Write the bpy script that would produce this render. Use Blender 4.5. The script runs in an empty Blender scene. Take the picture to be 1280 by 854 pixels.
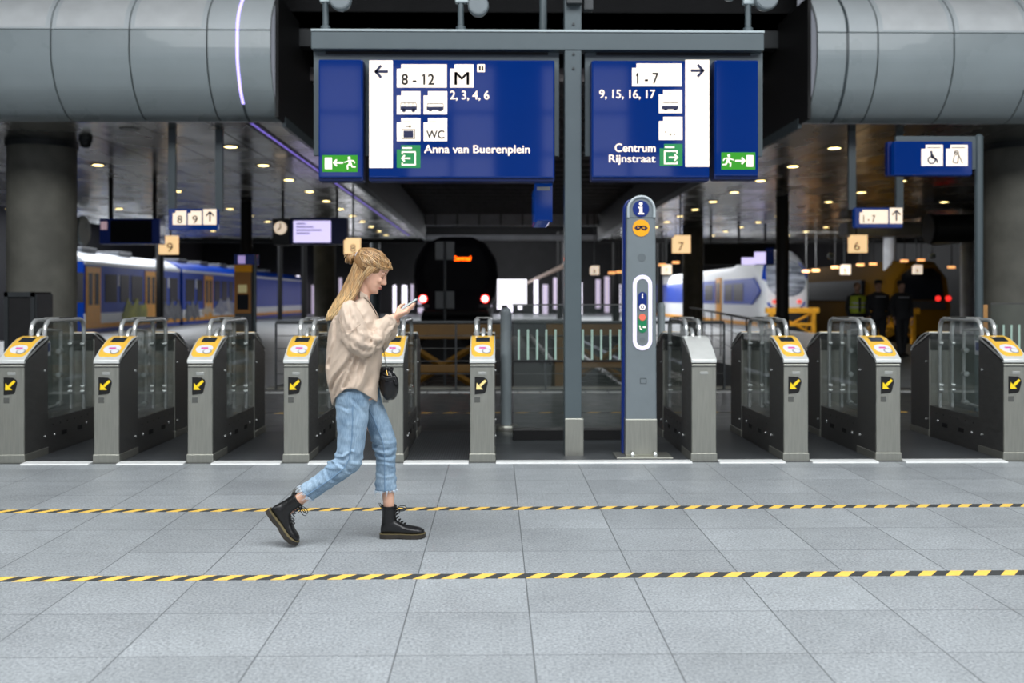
import bpy, bmesh, math, random
from math import sin, cos, tan, atan, pi, radians, sqrt
from mathutils import Vector, Matrix, noise

random.seed(11)
S = bpy.context.scene
COL = S.collection

# ------------------------------------------------------------------ camera, light, exposure
F = 1268.0                      # focal length in pixels of the 1280 px wide frame
YAW = atan(20 / F)
CAMH = 1.45
HORIZON = 372.0

cam_data = bpy.data.cameras.new('camera')
cam = bpy.data.objects.new('camera', cam_data)
COL.objects.link(cam)
cam.location = (0, 0, CAMH)
cam.rotation_euler = (pi / 2, 0, -YAW)
cam_data.sensor_width = 36
cam_data.lens = F / 1280 * 36
cam_data.shift_y = -(427 - HORIZON) / 1280
cam_data.clip_end = 400
cam_data.dof.use_dof = True
cam_data.dof.focus_distance = 6.15
cam_data.dof.aperture_fstop = 1.7
S.camera = cam

w = bpy.data.worlds.new('world')
S.world = w
w.use_nodes = True
w.node_tree.nodes['Background'].inputs[0].default_value = (0.80, 0.86, 1.0, 1)
w.node_tree.nodes['Background'].inputs[1].default_value = 0.25

S.view_settings.view_transform = 'Standard'
S.view_settings.look = 'None'
S.view_settings.exposure = 0.0
S.view_settings.gamma = 1.0
S.view_settings.use_curve_mapping = False
S.cycles.max_bounces = 8
S.cycles.transparent_max_bounces = 16
S.cycles.sample_clamp_indirect = 6
S.cycles.caustics_reflective = False
S.cycles.caustics_refractive = False
S.cycles.use_denoising = True


def area(name, loc, sx, sy, power, rot=(0, 0, 0), col=(1, 1, 1)):
    l = bpy.data.lights.new(name, 'AREA')
    l.shape = 'RECTANGLE'
    l.size = sx
    l.size_y = sy
    l.energy = power
    l.color = col
    o = bpy.data.objects.new(name, l)
    o.location = loc
    o.rotation_euler = rot
    COL.objects.link(o)
    return o


# glass roof of the entrance hall in front of the gates
area('hall_skylight', (1.5, -0.6, 10.6), 26, 9, 4800, (radians(2), 0, 0), (0.96, 0.985, 1.0))
# roof lights far along the platforms
area('platform_skylight_left', (-20.5, 50, 7.6), 7, 34, 4200, (0, radians(-14), 0), (0.93, 0.96, 1.0))
area('platform_skylight_right', (14, 66, 8.4), 16, 26, 4200, (radians(-28), 0, 0), (0.93, 0.96, 1.0))


area('left_train_fill_light', (-9, 60, 8.0), 9, 20, 2600, (radians(-20), radians(-42), 0), (0.95, 0.97, 1.0))  # added fill for the blue train's side, not a real roof light
area('white_train_fill_light', (12.2, 43, 4.1), 5, 2, 800, (radians(52), 0, radians(-8)), (0.95, 0.97, 1.0))  # added fill on the white train's front in place of daylight

area('platform_skylight_middle', (1, 78, 8.4), 10, 18, 1800, (0, 0, 0), (0.95, 0.97, 1.0))

# ------------------------------------------------------------------ materials
def lin(c):
    return tuple((v / 12.92 if v <= 0.04045 else ((v + 0.055) / 1.055) ** 2.4) for v in (x / 255 for x in c))


def mat(name, rgb, rough=0.5, metal=0.0, emit=None, strength=0.0, vary=0.0, scale=8.0, stretch=(1, 1, 1),
        bump=0.0, bscale=40.0, rough_vary=0.0, spec=0.5, coat=0.0, rgb2=None, alpha=1.0, sheen=0.0):
    m = bpy.data.materials.new(name)
    m.use_nodes = True
    nt = m.node_tree
    b = nt.nodes['Principled BSDF']
    c = (*lin(rgb), 1)
    b.inputs['Base Color'].default_value = c
    b.inputs['Roughness'].default_value = rough
    b.inputs['Metallic'].default_value = metal
    b.inputs['Specular IOR Level'].default_value = spec
    b.inputs['Coat Weight'].default_value = coat
    b.inputs['Sheen Weight'].default_value = sheen
    if emit:
        b.inputs['Emission Color'].default_value = (*lin(emit), 1)
        b.inputs['Emission Strength'].default_value = strength
    tc = nt.nodes.new('ShaderNodeTexCoord')
    mp = nt.nodes.new('ShaderNodeMapping')
    mp.inputs['Scale'].default_value = stretch
    nt.links.new(tc.outputs['Object'], mp.inputs['Vector'])
    nz = nt.nodes.new('ShaderNodeTexNoise')
    nz.inputs['Scale'].default_value = scale
    nz.inputs['Detail'].default_value = 5
    nt.links.new(mp.outputs[0], nz.inputs['Vector'])
    if vary or rgb2:
        mx = nt.nodes.new('ShaderNodeMix')
        mx.data_type = 'RGBA'
        cr = nt.nodes.new('ShaderNodeMapRange')
        cr.inputs[1].default_value = 0.35
        cr.inputs[2].default_value = 0.65
        nt.links.new(nz.outputs[0], cr.inputs[0])
        nt.links.new(cr.outputs[0], mx.inputs[0])
        if rgb2:
            a, d = c, (*lin(rgb2), 1)
        else:
            a = tuple(max(0, x * (1 - vary)) for x in c[:3]) + (1,)
            d = tuple(min(1, x * (1 + vary)) for x in c[:3]) + (1,)
        mx.inputs[6].default_value = a
        mx.inputs[7].default_value = d
        nt.links.new(mx.outputs[2], b.inputs['Base Color'])
    if rough_vary:
        mr = nt.nodes.new('ShaderNodeMapRange')
        mr.inputs[1].default_value = 0.3
        mr.inputs[2].default_value = 0.7
        mr.inputs[3].default_value = max(0.02, rough - rough_vary)
        mr.inputs[4].default_value = min(1, rough + rough_vary)
        nt.links.new(nz.outputs[0], mr.inputs[0])
        nt.links.new(mr.outputs[0], b.inputs['Roughness'])
    if bump:
        nb = nt.nodes.new('ShaderNodeTexNoise')
        nb.inputs['Scale'].default_value = bscale
        nb.inputs['Detail'].default_value = 4
        nt.links.new(mp.outputs[0], nb.inputs['Vector'])
        bp = nt.nodes.new('ShaderNodeBump')
        bp.inputs['Strength'].default_value = bump
        bp.inputs['Distance'].default_value = 0.01
        nt.links.new(nb.outputs[0], bp.inputs['Height'])
        nt.links.new(bp.outputs[0], b.inputs['Normal'])
    return m


def glass_mat(name, rgb, tint=0.25, rough=0.03):
    """thin clear pane: mostly transparent, partly glossy, a little of its own tint"""
    m = bpy.data.materials.new(name)
    m.use_nodes = True
    nt = m.node_tree
    nt.nodes.clear()
    out = nt.nodes.new('ShaderNodeOutputMaterial')
    tr = nt.nodes.new('ShaderNodeBsdfTransparent')
    tr.inputs[0].default_value = (*[0.93 + 0.06 * v for v in lin(rgb)], 1)
    gl = nt.nodes.new('ShaderNodeBsdfGlossy')
    gl.inputs['Roughness'].default_value = rough
    df = nt.nodes.new('ShaderNodeBsdfDiffuse')
    df.inputs[0].default_value = (*lin(rgb), 1)
    fr = nt.nodes.new('ShaderNodeFresnel')
    fr.inputs[0].default_value = 1.45
    m1 = nt.nodes.new('ShaderNodeMixShader')
    m1.inputs[0].default_value = tint
    nt.links.new(tr.outputs[0], m1.inputs[1])
    nt.links.new(df.outputs[0], m1.inputs[2])
    m2 = nt.nodes.new('ShaderNodeMixShader')
    geo = nt.nodes.new('ShaderNodeNewGeometry')
    inv = nt.nodes.new('ShaderNodeMath')
    inv.operation = 'SUBTRACT'
    inv.inputs[0].default_value = 1.0
    nt.links.new(geo.outputs['Backfacing'], inv.inputs[1])
    mul = nt.nodes.new('ShaderNodeMath')
    mul.operation = 'MULTIPLY'
    nt.links.new(inv.outputs[0], mul.inputs[0])
    nt.links.new(fr.outputs[0], mul.inputs[1])
    nt.links.new(mul.outputs[0], m2.inputs[0])
    nt.links.new(m1.outputs[0], m2.inputs[1])
    nt.links.new(gl.outputs[0], m2.inputs[2])
    nt.links.new(m2.outputs[0], out.inputs[0])
    return m


class N:
    """tiny node helper"""
    def __init__(s, m):
        s.nt = m.node_tree
        s.b = s.nt.nodes['Principled BSDF']

    def math(s, op, a, b=None, c=None):
        n = s.nt.nodes.new('ShaderNodeMath')
        n.operation = op
        for i, v in enumerate((a, b, c)):
            if v is None:
                continue
            if isinstance(v, (int, float)):
                n.inputs[i].default_value = v
            else:
                s.nt.links.new(v, n.inputs[i])
        return n.outputs[0]

    def xyz(s):
        tc = s.nt.nodes.new('ShaderNodeTexCoord')
        sp = s.nt.nodes.new('ShaderNodeSeparateXYZ')
        s.nt.links.new(tc.outputs['Object'], sp.inputs[0])
        s.tc = tc.outputs['Object']
        return sp.outputs

    def comb(s, x, y, z=0.0):
        n = s.nt.nodes.new('ShaderNodeCombineXYZ')
        for i, v in enumerate((x, y, z)):
            if isinstance(v, (int, float)):
                n.inputs[i].default_value = v
            else:
                s.nt.links.new(v, n.inputs[i])
        return n.outputs[0]

    def mix(s, f, a, b):
        n = s.nt.nodes.new('ShaderNodeMix')
        n.data_type = 'RGBA'
        for i, v in ((0, f), (6, a), (7, b)):
            if isinstance(v, (int, float)):
                n.inputs[i].default_value = v
            elif isinstance(v, tuple):
                n.inputs[i].default_value = (*v, 1)
            else:
                s.nt.links.new(v, n.inputs[i])
        return n.outputs[2]

    def noise(s, scale, detail=4, vec=None):
        n = s.nt.nodes.new('ShaderNodeTexNoise')
        n.inputs['Scale'].default_value = scale
        n.inputs['Detail'].default_value = detail
        s.nt.links.new(vec if vec is not None else s.tc, n.inputs['Vector'])
        return n.outputs[0]

    def white(s, vec):
        n = s.nt.nodes.new('ShaderNodeTexWhiteNoise')
        s.nt.links.new(vec, n.inputs['Vector'])
        return n.outputs[0]


TILE = 0.5607


def floor_mat(name, base, var=0.20, tile=(TILE, TILE), off=(0.153, 4.113), speck=0.35, rough=0.42):
    m = mat(name, base, rough=rough)
    n = N(m)
    x, y, z = n.xyz()
    u = n.math('DIVIDE', n.math('SUBTRACT', x, off[0]), tile[0])
    v = n.math('DIVIDE', n.math('SUBTRACT', y, off[1]), tile[1])
    fu, fv = n.math('FRACT', u), n.math('FRACT', v)
    cell = n.white(n.comb(n.math('FLOOR', u), n.math('FLOOR', v)))
    jx = n.math('MINIMUM', fu, n.math('SUBTRACT', 1.0, fu))
    jy = n.math('MINIMUM', fv, n.math('SUBTRACT', 1.0, fv))
    jx = n.math('MULTIPLY', jx, tile[0])
    jy = n.math('MULTIPLY', jy, tile[1])
    joint = n.math('LESS_THAN', n.math('MINIMUM', jx, n.math('MULTIPLY', jy, 1.1)), 0.0032)
    c = lin(base)
    br = n.math('MULTIPLY_ADD', cell, var, 1 - var / 2)
    sp = n.math('MULTIPLY_ADD', n.math('SUBTRACT', n.noise(75, 6), 0.5), speck * 5.2, 1.0)
    wear = n.math('MULTIPLY_ADD', n.math('SUBTRACT', n.noise(0.9, 5), 0.5), 0.55, 1.0)
    big = n.math('MULTIPLY_ADD', n.math('SUBTRACT', n.noise(7, 5), 0.5), 0.28, 1.0)
    k = n.math('MULTIPLY', n.math('MULTIPLY', n.math('MULTIPLY', br, sp), wear), big)
    hs = n.nt.nodes.new('ShaderNodeVectorMath')
    hs.operation = 'SCALE'
    hs.inputs[0].default_value = c
    n.nt.links.new(k, hs.inputs['Scale'])
    col = n.mix(joint, hs.outputs[0], tuple(v * 0.42 for v in c))
    n.nt.links.new(col, n.b.inputs['Base Color'])
    rr = n.math('MULTIPLY_ADD', n.noise(5, 5), 0.25, rough - 0.12)
    n.nt.links.new(rr, n.b.inputs['Roughness'])
    bp = n.nt.nodes.new('ShaderNodeBump')
    bp.inputs['Strength'].default_value = 0.25
    bp.inputs['Distance'].default_value = 0.002
    n.nt.links.new(n.noise(220, 2), bp.inputs['Height'])
    n.nt.links.new(bp.outputs[0], n.b.inputs['Normal'])
    return m


def stripe_mat(name, a, b, period, slope, duty=0.5, rough=0.6, wear=0.3):
    """diagonal stripes in the X/Y plane"""
    m = mat(name, a, rough=rough)
    n = N(m)
    x, y, z = n.xyz()
    u = n.math('FRACT', n.math('DIVIDE', n.math('MULTIPLY_ADD', y, -slope, x), period))
    f = n.math('LESS_THAN', u, duty)
    wn = n.math('MULTIPLY_ADD', n.noise(30, 4), wear, 1 - wear / 2)
    col = n.mix(f, lin(b), lin(a))
    hs = n.nt.nodes.new('ShaderNodeVectorMath')
    hs.operation = 'SCALE'
    n.nt.links.new(col, hs.inputs[0])
    n.nt.links.new(wn, hs.inputs['Scale'])
    n.nt.links.new(hs.outputs[0], n.b.inputs['Base Color'])
    return m


def groove_mat(name, base, axis, period, depth=0.004, duty=0.5, dark=0.35, rough=0.5):
    m = mat(name, base, rough=rough)
    n = N(m)
    v = n.xyz()[axis]
    u = n.math('FRACT', n.math('DIVIDE', v, period))
    f = n.math('LESS_THAN', u, duty)
    c = lin(base)
    col = n.mix(f, tuple(q * dark for q in c), c)
    n.nt.links.new(col, n.b.inputs['Base Color'])
    return m


M = {}
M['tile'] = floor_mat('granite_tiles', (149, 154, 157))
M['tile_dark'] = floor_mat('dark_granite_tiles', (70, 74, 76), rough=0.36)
M['platform'] = floor_mat('platform_paving', (120, 124, 126), tile=(0.6, 0.6), rough=0.38)
M['ballast'] = mat('ballast', (40, 37, 34), 0.95, vary=0.5, scale=9, bump=0.8, bscale=12)
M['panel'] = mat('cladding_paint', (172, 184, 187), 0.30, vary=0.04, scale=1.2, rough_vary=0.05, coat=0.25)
M['panel_skylit'] = mat('cladding_paint_skylit', (226, 234, 236), 0.36, vary=0.04, scale=1.2, coat=0.25)  # upper cladding lightened for the sky it reflects, same paint as below
M['insert_skylit'] = mat('cladding_insert_skylit', (240, 244, 244), 0.4, vary=0.06, scale=2.5)  # sky brightness put into the insert colour too
M['gap'] = mat('dark_joint', (28, 31, 31), 0.8)
M['concrete'] = mat('cast_concrete', (120, 119, 110), 0.75, vary=0.16, scale=2.2, bump=0.25, bscale=30)
M['grey_paint'] = mat('grey_painted_steel', (80, 91, 95), 0.38, vary=0.03, scale=4, coat=0.1)
M['grey_dark'] = mat('dark_grey_paint', (52, 56, 58), 0.45, vary=0.1)
M['black'] = mat('black_paint', (14, 14, 15), 0.6, vary=0.2)
M['hall_dark'] = mat('dark_ceiling_paint', (20, 20, 21), 0.8, vary=0.25, scale=1.5)
M['slat'] = mat('dark_slat', (104, 98, 98), 0.6, vary=0.2)
M['hall_wall'] = mat('hall_wall_plaster', (120, 124, 124), 0.8, vary=0.05, scale=1)
M['steel'] = mat('brushed_stainless', (176, 176, 166), 0.36, 0.85, vary=0.08, scale=3, stretch=(40, 40, 1.5), rough_vary=0.06)
M['steel_dark'] = mat('stainless_shaded', (112, 112, 110), 0.40, 0.8, vary=0.12, scale=5, stretch=(2, 2, 6), rough_vary=0.08)  # gate sides: reflection of the dark aisle put into the steel colour
M['steel_tube'] = mat('polished_tube', (214, 217, 215), 0.22, 0.6, vary=0.05)
M['steel_top'] = mat('satin_steel_lid', (232, 234, 230), 0.35, 0.35, vary=0.04)
M['gate_yellow'] = mat('reader_yellow', (240, 190, 72), 0.38, vary=0.04, coat=0.3)
M['plastic_dark'] = mat('black_plastic', (24, 25, 26), 0.35)
M['display'] = mat('reader_display', (34, 38, 42), 0.12, emit=(120, 130, 140), strength=0.06)
M['reader_white'] = mat('reader_target', (226, 226, 230), 0.35)
M['pink'] = mat('reader_pink', (214, 90, 160), 0.4)
M['arrow_yellow'] = mat('decal_yellow', (250, 212, 30), 0.5, emit=(250, 212, 30), strength=0.10)
M['arrow_pale'] = mat('decal_pale_yellow', (250, 226, 150), 0.5, emit=(250, 226, 150), strength=0.10)
M['decal_black'] = mat('decal_black', (18, 18, 18), 0.4)
M['label_grey'] = mat('engraved_label', (172, 174, 170), 0.4, 0.4)
M['label_outline'] = mat('faint_label', (98, 99, 95), 0.5, 0.4)
M['mat'] = groove_mat('ribbed_rubber_mat', (74, 77, 80), 0, 0.022, duty=0.55, dark=0.25, rough=0.45)
M['mat_plain'] = mat('smooth_ramp', (70, 73, 75), 0.4, vary=0.1, scale=6)
M['white_strip'] = mat('white_threshold', (222, 224, 222), 0.5, vary=0.05, scale=12)
M['white_paint'] = mat('worn_white_paint', (196, 198, 196), 0.6, vary=0.12, scale=8)
M['glass'] = glass_mat('clear_glass', (170, 190, 182), 0.03)
M['glass_green'] = glass_mat('greenish_glass', (176, 194, 182), 0.6)
M['frost'] = mat('frosted_stripe', (178, 206, 192), 0.6, emit=(178, 206, 192), strength=0.05)
M['sign_blue'] = mat('sign_blue', (2, 24, 78), 0.05, emit=(0, 54, 134), strength=0.42, vary=0.05, scale=1.5, spec=0.5)
M['sign_navy'] = mat('sign_navy', (8, 30, 92), 0.25, emit=(8, 30, 92), strength=0.2, coat=0.3)
M['sign_edge'] = mat('sign_edge_blue', (10, 34, 92), 0.4)
M['sign_white'] = mat('backlit_white', (214, 206, 196), 0.5, emit=(255, 244, 230), strength=0.62)
M['sign_warm'] = mat('backlit_warm', (255, 222, 176), 0.5, emit=(255, 214, 158), strength=0.95)
M['sign_cream'] = mat('backlit_cream', (252, 236, 214), 0.5, emit=(252, 230, 204), strength=0.7)
M['ink'] = mat('sign_ink', (14, 24, 66), 0.5)
M['ink_soft'] = mat('sign_ink_soft', (140, 128, 112), 0.6)
M['ink_black'] = mat('sign_black', (22, 20, 20), 0.5)
M['exit_green'] = mat('exit_green', (30, 120, 10), 0.4, emit=(60, 175, 20), strength=0.3)
M['exit_green2'] = mat('way_out_green', (28, 120, 66), 0.4, emit=(28, 128, 66), strength=0.3)
M['purple_led'] = mat('violet_light_line', (190, 180, 255), 0.4, emit=(176, 160, 255), strength=2.2)
M['purple_dim'] = mat('violet_light_line_dim', (120, 110, 190), 0.4, emit=(130, 110, 215), strength=0.8)
M['lamp_glow'] = mat('downlight_glow', (255, 240, 190), 0.4, emit=(255, 226, 150), strength=9.0)
M['lamp_off'] = mat('downlight_unlit', (190, 192, 190), 0.4)
M['screen'] = mat('departure_screen', (220, 214, 250), 0.4, emit=(216, 206, 255), strength=1.1)
M['beam'] = mat('beam_paint_daylit', (214, 216, 220), 0.5, vary=0.1, scale=2)  # pale colour stands in for missing daylight on beams, duct and columns
M['hall_daylight'] = mat('hall_window_daylight', (225, 225, 245), 0.5, emit=(226, 224, 250), strength=1.1)
M['rail'] = mat('rail_steel', (120, 112, 105), 0.3, 0.8)
M['sleeper'] = mat('sleeper', (50, 46, 42), 0.9, vary=0.2)
M['buffer_shaded'] = mat('buffer_yellow_shaded', (92, 64, 8), 0.5, vary=0.12, scale=5)  # buffer yellow with the darkness of the pit in its colour
M['train_blue'] = mat('train_blue', (6, 66, 176), 0.4, spec=0.25, vary=0.06, scale=1.5)
M['train_white'] = mat('train_white', (236, 238, 240), 0.4, vary=0.03)
M['train_yellow'] = mat('train_yellow', (244, 166, 14), 0.4, spec=0.3, vary=0.05)
M['train_roof'] = mat('train_roof_skylit', (214, 220, 228), 0.35, vary=0.06)  # sky reflection on the leading car's roof put into the colour
M['train_window'] = mat('train_window', (14, 17, 22), 0.35, spec=0.15, vary=0.2, scale=2)
M['windscreen_pale'] = mat('windscreen_painted_reflection', (70, 78, 92), 0.3, rgb2=(190, 196, 208), scale=1.6, stretch=(0.6, 1, 3))  # grey-white reflection streaks painted into the glass colour
M['train_dark'] = mat('train_underframe', (26, 26, 27), 0.7, vary=0.2)
M['train_navy'] = mat('train_navy', (10, 10, 26), 0.55, spec=0.2)
M['train_trim'] = mat('train_trim_grey', (88, 92, 98), 0.4)
M['red_light'] = mat('tail_light', (255, 60, 50), 0.3, emit=(255, 50, 45), strength=1.2)
M['white_core'] = mat('tail_light_core', (255, 200, 200), 0.3, emit=(255, 170, 165), strength=6.0)
M['amber'] = mat('amber_text', (255, 140, 20), 0.4, emit=(255, 140, 20), strength=2.2)
M['daylight'] = mat('daylight_pane', (230, 225, 245), 0.5, emit=(240, 234, 250), strength=2.2)
M['daylight_dim'] = mat('daylight_pane_dim', (200, 190, 215), 0.5, emit=(216, 200, 222), strength=0.6)
M['info_orange'] = mat('info_orange', (240, 165, 20), 0.4, emit=(240, 165, 20), strength=0.12)
M['info_blue'] = mat('info_blue', (12, 40, 112), 0.3, emit=(12, 40, 112), strength=0.12)
M['info_ring'] = mat('light_ring', (235, 230, 250), 0.4, emit=(236, 228, 255), strength=0.3)
M['sos_red'] = mat('call_button_red', (226, 110, 90), 0.4, emit=(226, 90, 70), strength=0.25)
M['sos_green'] = mat('call_button_green', (20, 120, 78), 0.4, emit=(20, 120, 78), strength=0.12)
M['pillar_grey'] = mat('info_pillar_grey', (114, 123, 127), 0.35, vary=0.03, coat=0.15)
M['pillar_light'] = mat('info_pillar_cap', (176, 186, 190), 0.3, coat=0.2)
M['white'] = mat('white_enamel', (235, 236, 236), 0.4)
M['board_white'] = mat('backlit_notice_board', (240, 238, 240), 0.4, emit=(240, 238, 244), strength=1.1)
M['wood'] = mat('orange_wood', (190, 140, 84), 0.5, vary=0.15, stretch=(8, 8, 1))


# ------------------------------------------------------------------ mesh helpers
def at(px, py, Y):
    """point on the upright plane at distance Y that the frame pixel looks at"""
    X = Y * tan(YAW + atan((px - 640) / F))
    d = X * sin(YAW) + Y * cos(YAW)
    return Vector((X, Y, CAMH + (HORIZON - py) * d / F))


def atx(px, Y):
    return at(px, 0, Y).x


def atz(py, Y, px=640):
    return at(px, py, Y).z


class MB:
    def __init__(s):
        s.v = []
        s.f = []
        s.m = []

    def add(s, vs, fs, m=0):
        o = len(s.v)
        s.v += [Vector(p) for p in vs]
        for f in fs:
            s.f.append([i + o for i in f])
            s.m.append(m)
        return s

    def box(s, x0, x1, y0, y1, z0, z1, m=0):
        vs = [(x, y, z) for z in (z0, z1) for y in (y0, y1) for x in (x0, x1)]
        return s.add(vs, [(0, 2, 3, 1), (4, 5, 7, 6), (0, 1, 5, 4), (2, 6, 7, 3), (0, 4, 6, 2), (1, 3, 7, 5)], m)

    def prism(s, pts, axis, a, b, m=0):
        """pts: 2-D polygon; axis 'x': pts are (y,z), 'y': (x,z), 'z': (x,y)"""
        def mk(p, t):
            return {'x': (t, p[0], p[1]), 'y': (p[0], t, p[1]), 'z': (p[0], p[1], t)}[axis]
        n = len(pts)
        vs = [mk(p, a) for p in pts] + [mk(p, b) for p in pts]
        fs = [list(range(n))[::-1], list(range(n, 2 * n))] + [(i, (i + 1) % n, (i + 1) % n + n, i + n) for i in range(n)]
        return s.add(vs, fs, m)

    def rings(s, rings, caps=True, m=0, closed=True):
        n = len(rings[0])
        vs = [p for r in rings for p in r]
        fs = []
        for i in range(len(rings) - 1):
            for j in range(n if closed else n - 1):
                k = (j + 1) % n
                fs.append((i * n + j, i * n + k, (i + 1) * n + k, (i + 1) * n + j))
        if caps:
            fs.append(list(range(n))[::-1])
            fs.append([(len(rings) - 1) * n + j for j in range(n)])
        return s.add(vs, fs, m)

    def tube(s, pts, r, n=10, side=(0, 1, 0), caps=True, m=0, loop=False):
        """r: number, or list of r / (a along side, b across)"""
        pts = [Vector(p) for p in pts]
        side = Vector(side)
        rs = []
        for i, p in enumerate(pts):
            if loop:
                t = pts[(i + 1) % len(pts)] - pts[i - 1]
            else:
                t = pts[min(i + 1, len(pts) - 1)] - pts[max(i - 1, 0)]
            t.normalize()
            u = side - t * side.dot(t)
            if u.length < 1e-3:
                u = Vector((1, 0, 0)) - t * t.x
                if u.length < 1e-3:
                    u = Vector((0, 0, 1))
            u.normalize()
            v = t.cross(u)
            q = r[i] if isinstance(r, (list, tuple)) else r
            a, b = q if isinstance(q, (list, tuple)) else (q, q)
            rs.append([p + u * (a * cos(2 * pi * k / n)) + v * (b * sin(2 * pi * k / n)) for k in range(n)])
        if loop:
            rs.append(rs[0])
            return s.rings(rs, caps=False, m=m)
        return s.rings(rs, caps=caps, m=m)

    def lathe(s, prof, c=(0, 0, 0), axis='z', n=24, m=0):
        """prof: list of (radius, height)"""
        c = Vector(c)
        rs = []
        for r, h in prof:
            ring = []
            for k in range(n):
                a = 2 * pi * k / n
                x, y = r * cos(a), r * sin(a)
                ring.append(c + Vector({'z': (x, y, h), 'y': (x, h, y), 'x': (h, x, y)}[axis]))
            rs.append(ring)
        return s.rings(rs, m=m)

    def ball(s, c, r, n=12, m=0, rot=None):
        c = Vector(c)
        r = Vector(r if isinstance(r, (tuple, list)) else (r, r, r))
        rs = []
        for i in range(1, n):
            t = pi * i / n
            ring = []
            for k in range(2 * n):
                a = pi * k / n
                p = Vector((r.x * sin(t) * cos(a), r.y * sin(t) * sin(a), -r.z * cos(t)))
                if rot:
                    p = rot @ p
                ring.append(c + p)
            rs.append(ring)
        return s.rings(rs, m=m)


def link(name, me, parent=None):
    o = bpy.data.objects.new(name, me)
    COL.objects.link(o)
    if parent is not None:
        o.parent = parent
    return o


def wloc(o):
    l = Vector((0, 0, 0))
    while o is not None:
        l = l + Vector(o.location)
        o = o.parent
    return l


def build(name, mb, mats, parent=None, smooth=False, bevel=0.0, base=None, angle=40, seg=2):
    """mesh given in world coordinates (or in the coordinates of its thing for repeats)"""
    off = wloc(parent) if parent is not None else Vector((0, 0, 0))
    o_loc = Vector((0, 0, 0))
    if parent is None and base is not None:
        off = Vector(base)
        o_loc = Vector(base)
    me = bpy.data.meshes.new(name)
    me.from_pydata([tuple(v - off) for v in mb.v], [], mb.f)
    if not isinstance(mats, (list, tuple)):
        mats = [mats]
    for m in mats:
        me.materials.append(m)
    if any(mb.m):
        me.polygons.foreach_set('material_index', mb.m)
    bm = bmesh.new()
    bm.from_mesh(me)
    bmesh.ops.recalc_face_normals(bm, faces=bm.faces)
    bm.to_mesh(me)
    bm.free()
    if smooth:
        me.polygons.foreach_set('use_smooth', [True] * len(me.polygons))
        try:
            me.set_sharp_from_angle(angle=radians(angle))
        except Exception:
            pass
    me.update()
    o = link(name, me, parent)
    o.location = o_loc
    if bevel:
        b = o.modifiers.new('bevel', 'BEVEL')
        b.width = bevel
        b.segments = seg
        b.limit_method = 'ANGLE'
        b.angle_limit = radians(35)
    return o


def thing(name, label, cat, loc=(0, 0, 0), group=None):
    o = bpy.data.objects.new(name, None)
    COL.objects.link(o)
    o.location = loc
    o.empty_display_size = 0.1
    return tag(o, label, cat, group)


def tag(o, label, cat, group=None):
    o['label'] = label
    o['category'] = cat
    if group:
        o['group'] = group
    return o


def struct(name, mb, m, label=None, **k):
    o = build(name, mb, m, **k)
    o['kind'] = 'structure'
    if label:
        o['label'] = label
        o['category'] = label.split('|')[-1] if '|' in label else name.split('_')[0]
    return o


def copy_tree(o, parent=None):
    c = o.copy()
    COL.objects.link(c)
    c.parent = parent
    for ch in list(o.children):
        copy_tree(ch, c)
    return c


def flat(name, polys, Y, m, parent, t=0.004):
    """raised shapes on an upright panel whose face is at distance Y; points in frame pixels"""
    mb = MB()
    for p in polys:
        pts = []
        for q in p:
            a = at(q[0], q[1], Y)
            pts.append((a.x, a.z))
        mb.prism(pts, 'y', Y - t, Y)
    return build(name, mb, m, parent)


def rect(x0, y0, x1, y1):
    return [(x0, y0), (x1, y0), (x1, y1), (x0, y1)]


def disc(cx, cy, r, n=20, ry=None):
    return [(cx + r * cos(2 * pi * k / n), cy + (ry or r) * sin(2 * pi * k / n)) for k in range(n)]


def line(x0, y0, x1, y1, w_):
    d = Vector((x1 - x0, y1 - y0))
    d.normalize()
    nx, ny = -d.y * w_ / 2, d.x * w_ / 2
    return [(x0 + nx, y0 + ny), (x1 + nx, y1 + ny), (x1 - nx, y1 - ny), (x0 - nx, y0 - ny)]


def ring2d(pts_out, pts_in):
    n = len(pts_out)
    return [[pts_out[i], pts_out[(i + 1) % n], pts_in[(i + 1) % n], pts_in[i]] for i in range(n)]


def text(name, s, x0, y0, x1, y1, Y, m, parent, bold=0.0, t=0.004):
    """lettering fitted to the box x0..x1, y0..y1 (frame pixels) on the panel at distance Y"""
    cu = bpy.data.curves.new('t', 'FONT')
    cu.body = s
    cu.extrude = 0.02
    to = bpy.data.objects.new('t', cu)
    COL.objects.link(to)
    dg = bpy.context.evaluated_depsgraph_get()
    me = bpy.data.meshes.new_from_object(to.evaluated_get(dg))
    bpy.data.objects.remove(to)
    bpy.data.curves.remove(cu)
    if bold:
        bmx = bmesh.new()
        for (ox, oy) in ((-bold, 0), (bold, 0), (0, -bold * .6), (0, bold * .6)):
            m2 = me.copy()
            for v in m2.vertices:
                v.co.x += ox
                v.co.y += oy
                v.co.z += 0.0005 * (ox + 2 * oy)
            bmx.from_mesh(m2)
            bpy.data.meshes.remove(m2)
        bmx.to_mesh(me)
        bmx.free()
    vs = [v.co.copy() for v in me.vertices]
    ax, bx = min(v.x for v in vs), max(v.x for v in vs)
    ay, by = min(v.y for v in vs), max(v.y for v in vs)
    A, B = at(x0, y1, Y), at(x1, y0, Y)
    off = wloc(parent)
    for v in me.vertices:
        c = v.co
        X = A.x + (c.x - ax) / (bx - ax) * (B.x - A.x)
        Z = A.z + (c.y - ay) / (by - ay) * (B.z - A.z)
        v.co = Vector((X, Y - t + (0.02 - c.z) * 0.05 if c.z > 0 else Y, Z)) - off
    me.name = name
    me.materials.clear()
    me.materials.append(m)
    return link(name, me, parent)


def setmat(o, m):
    o.data.materials.clear()
    o.data.materials.append(m)

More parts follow.
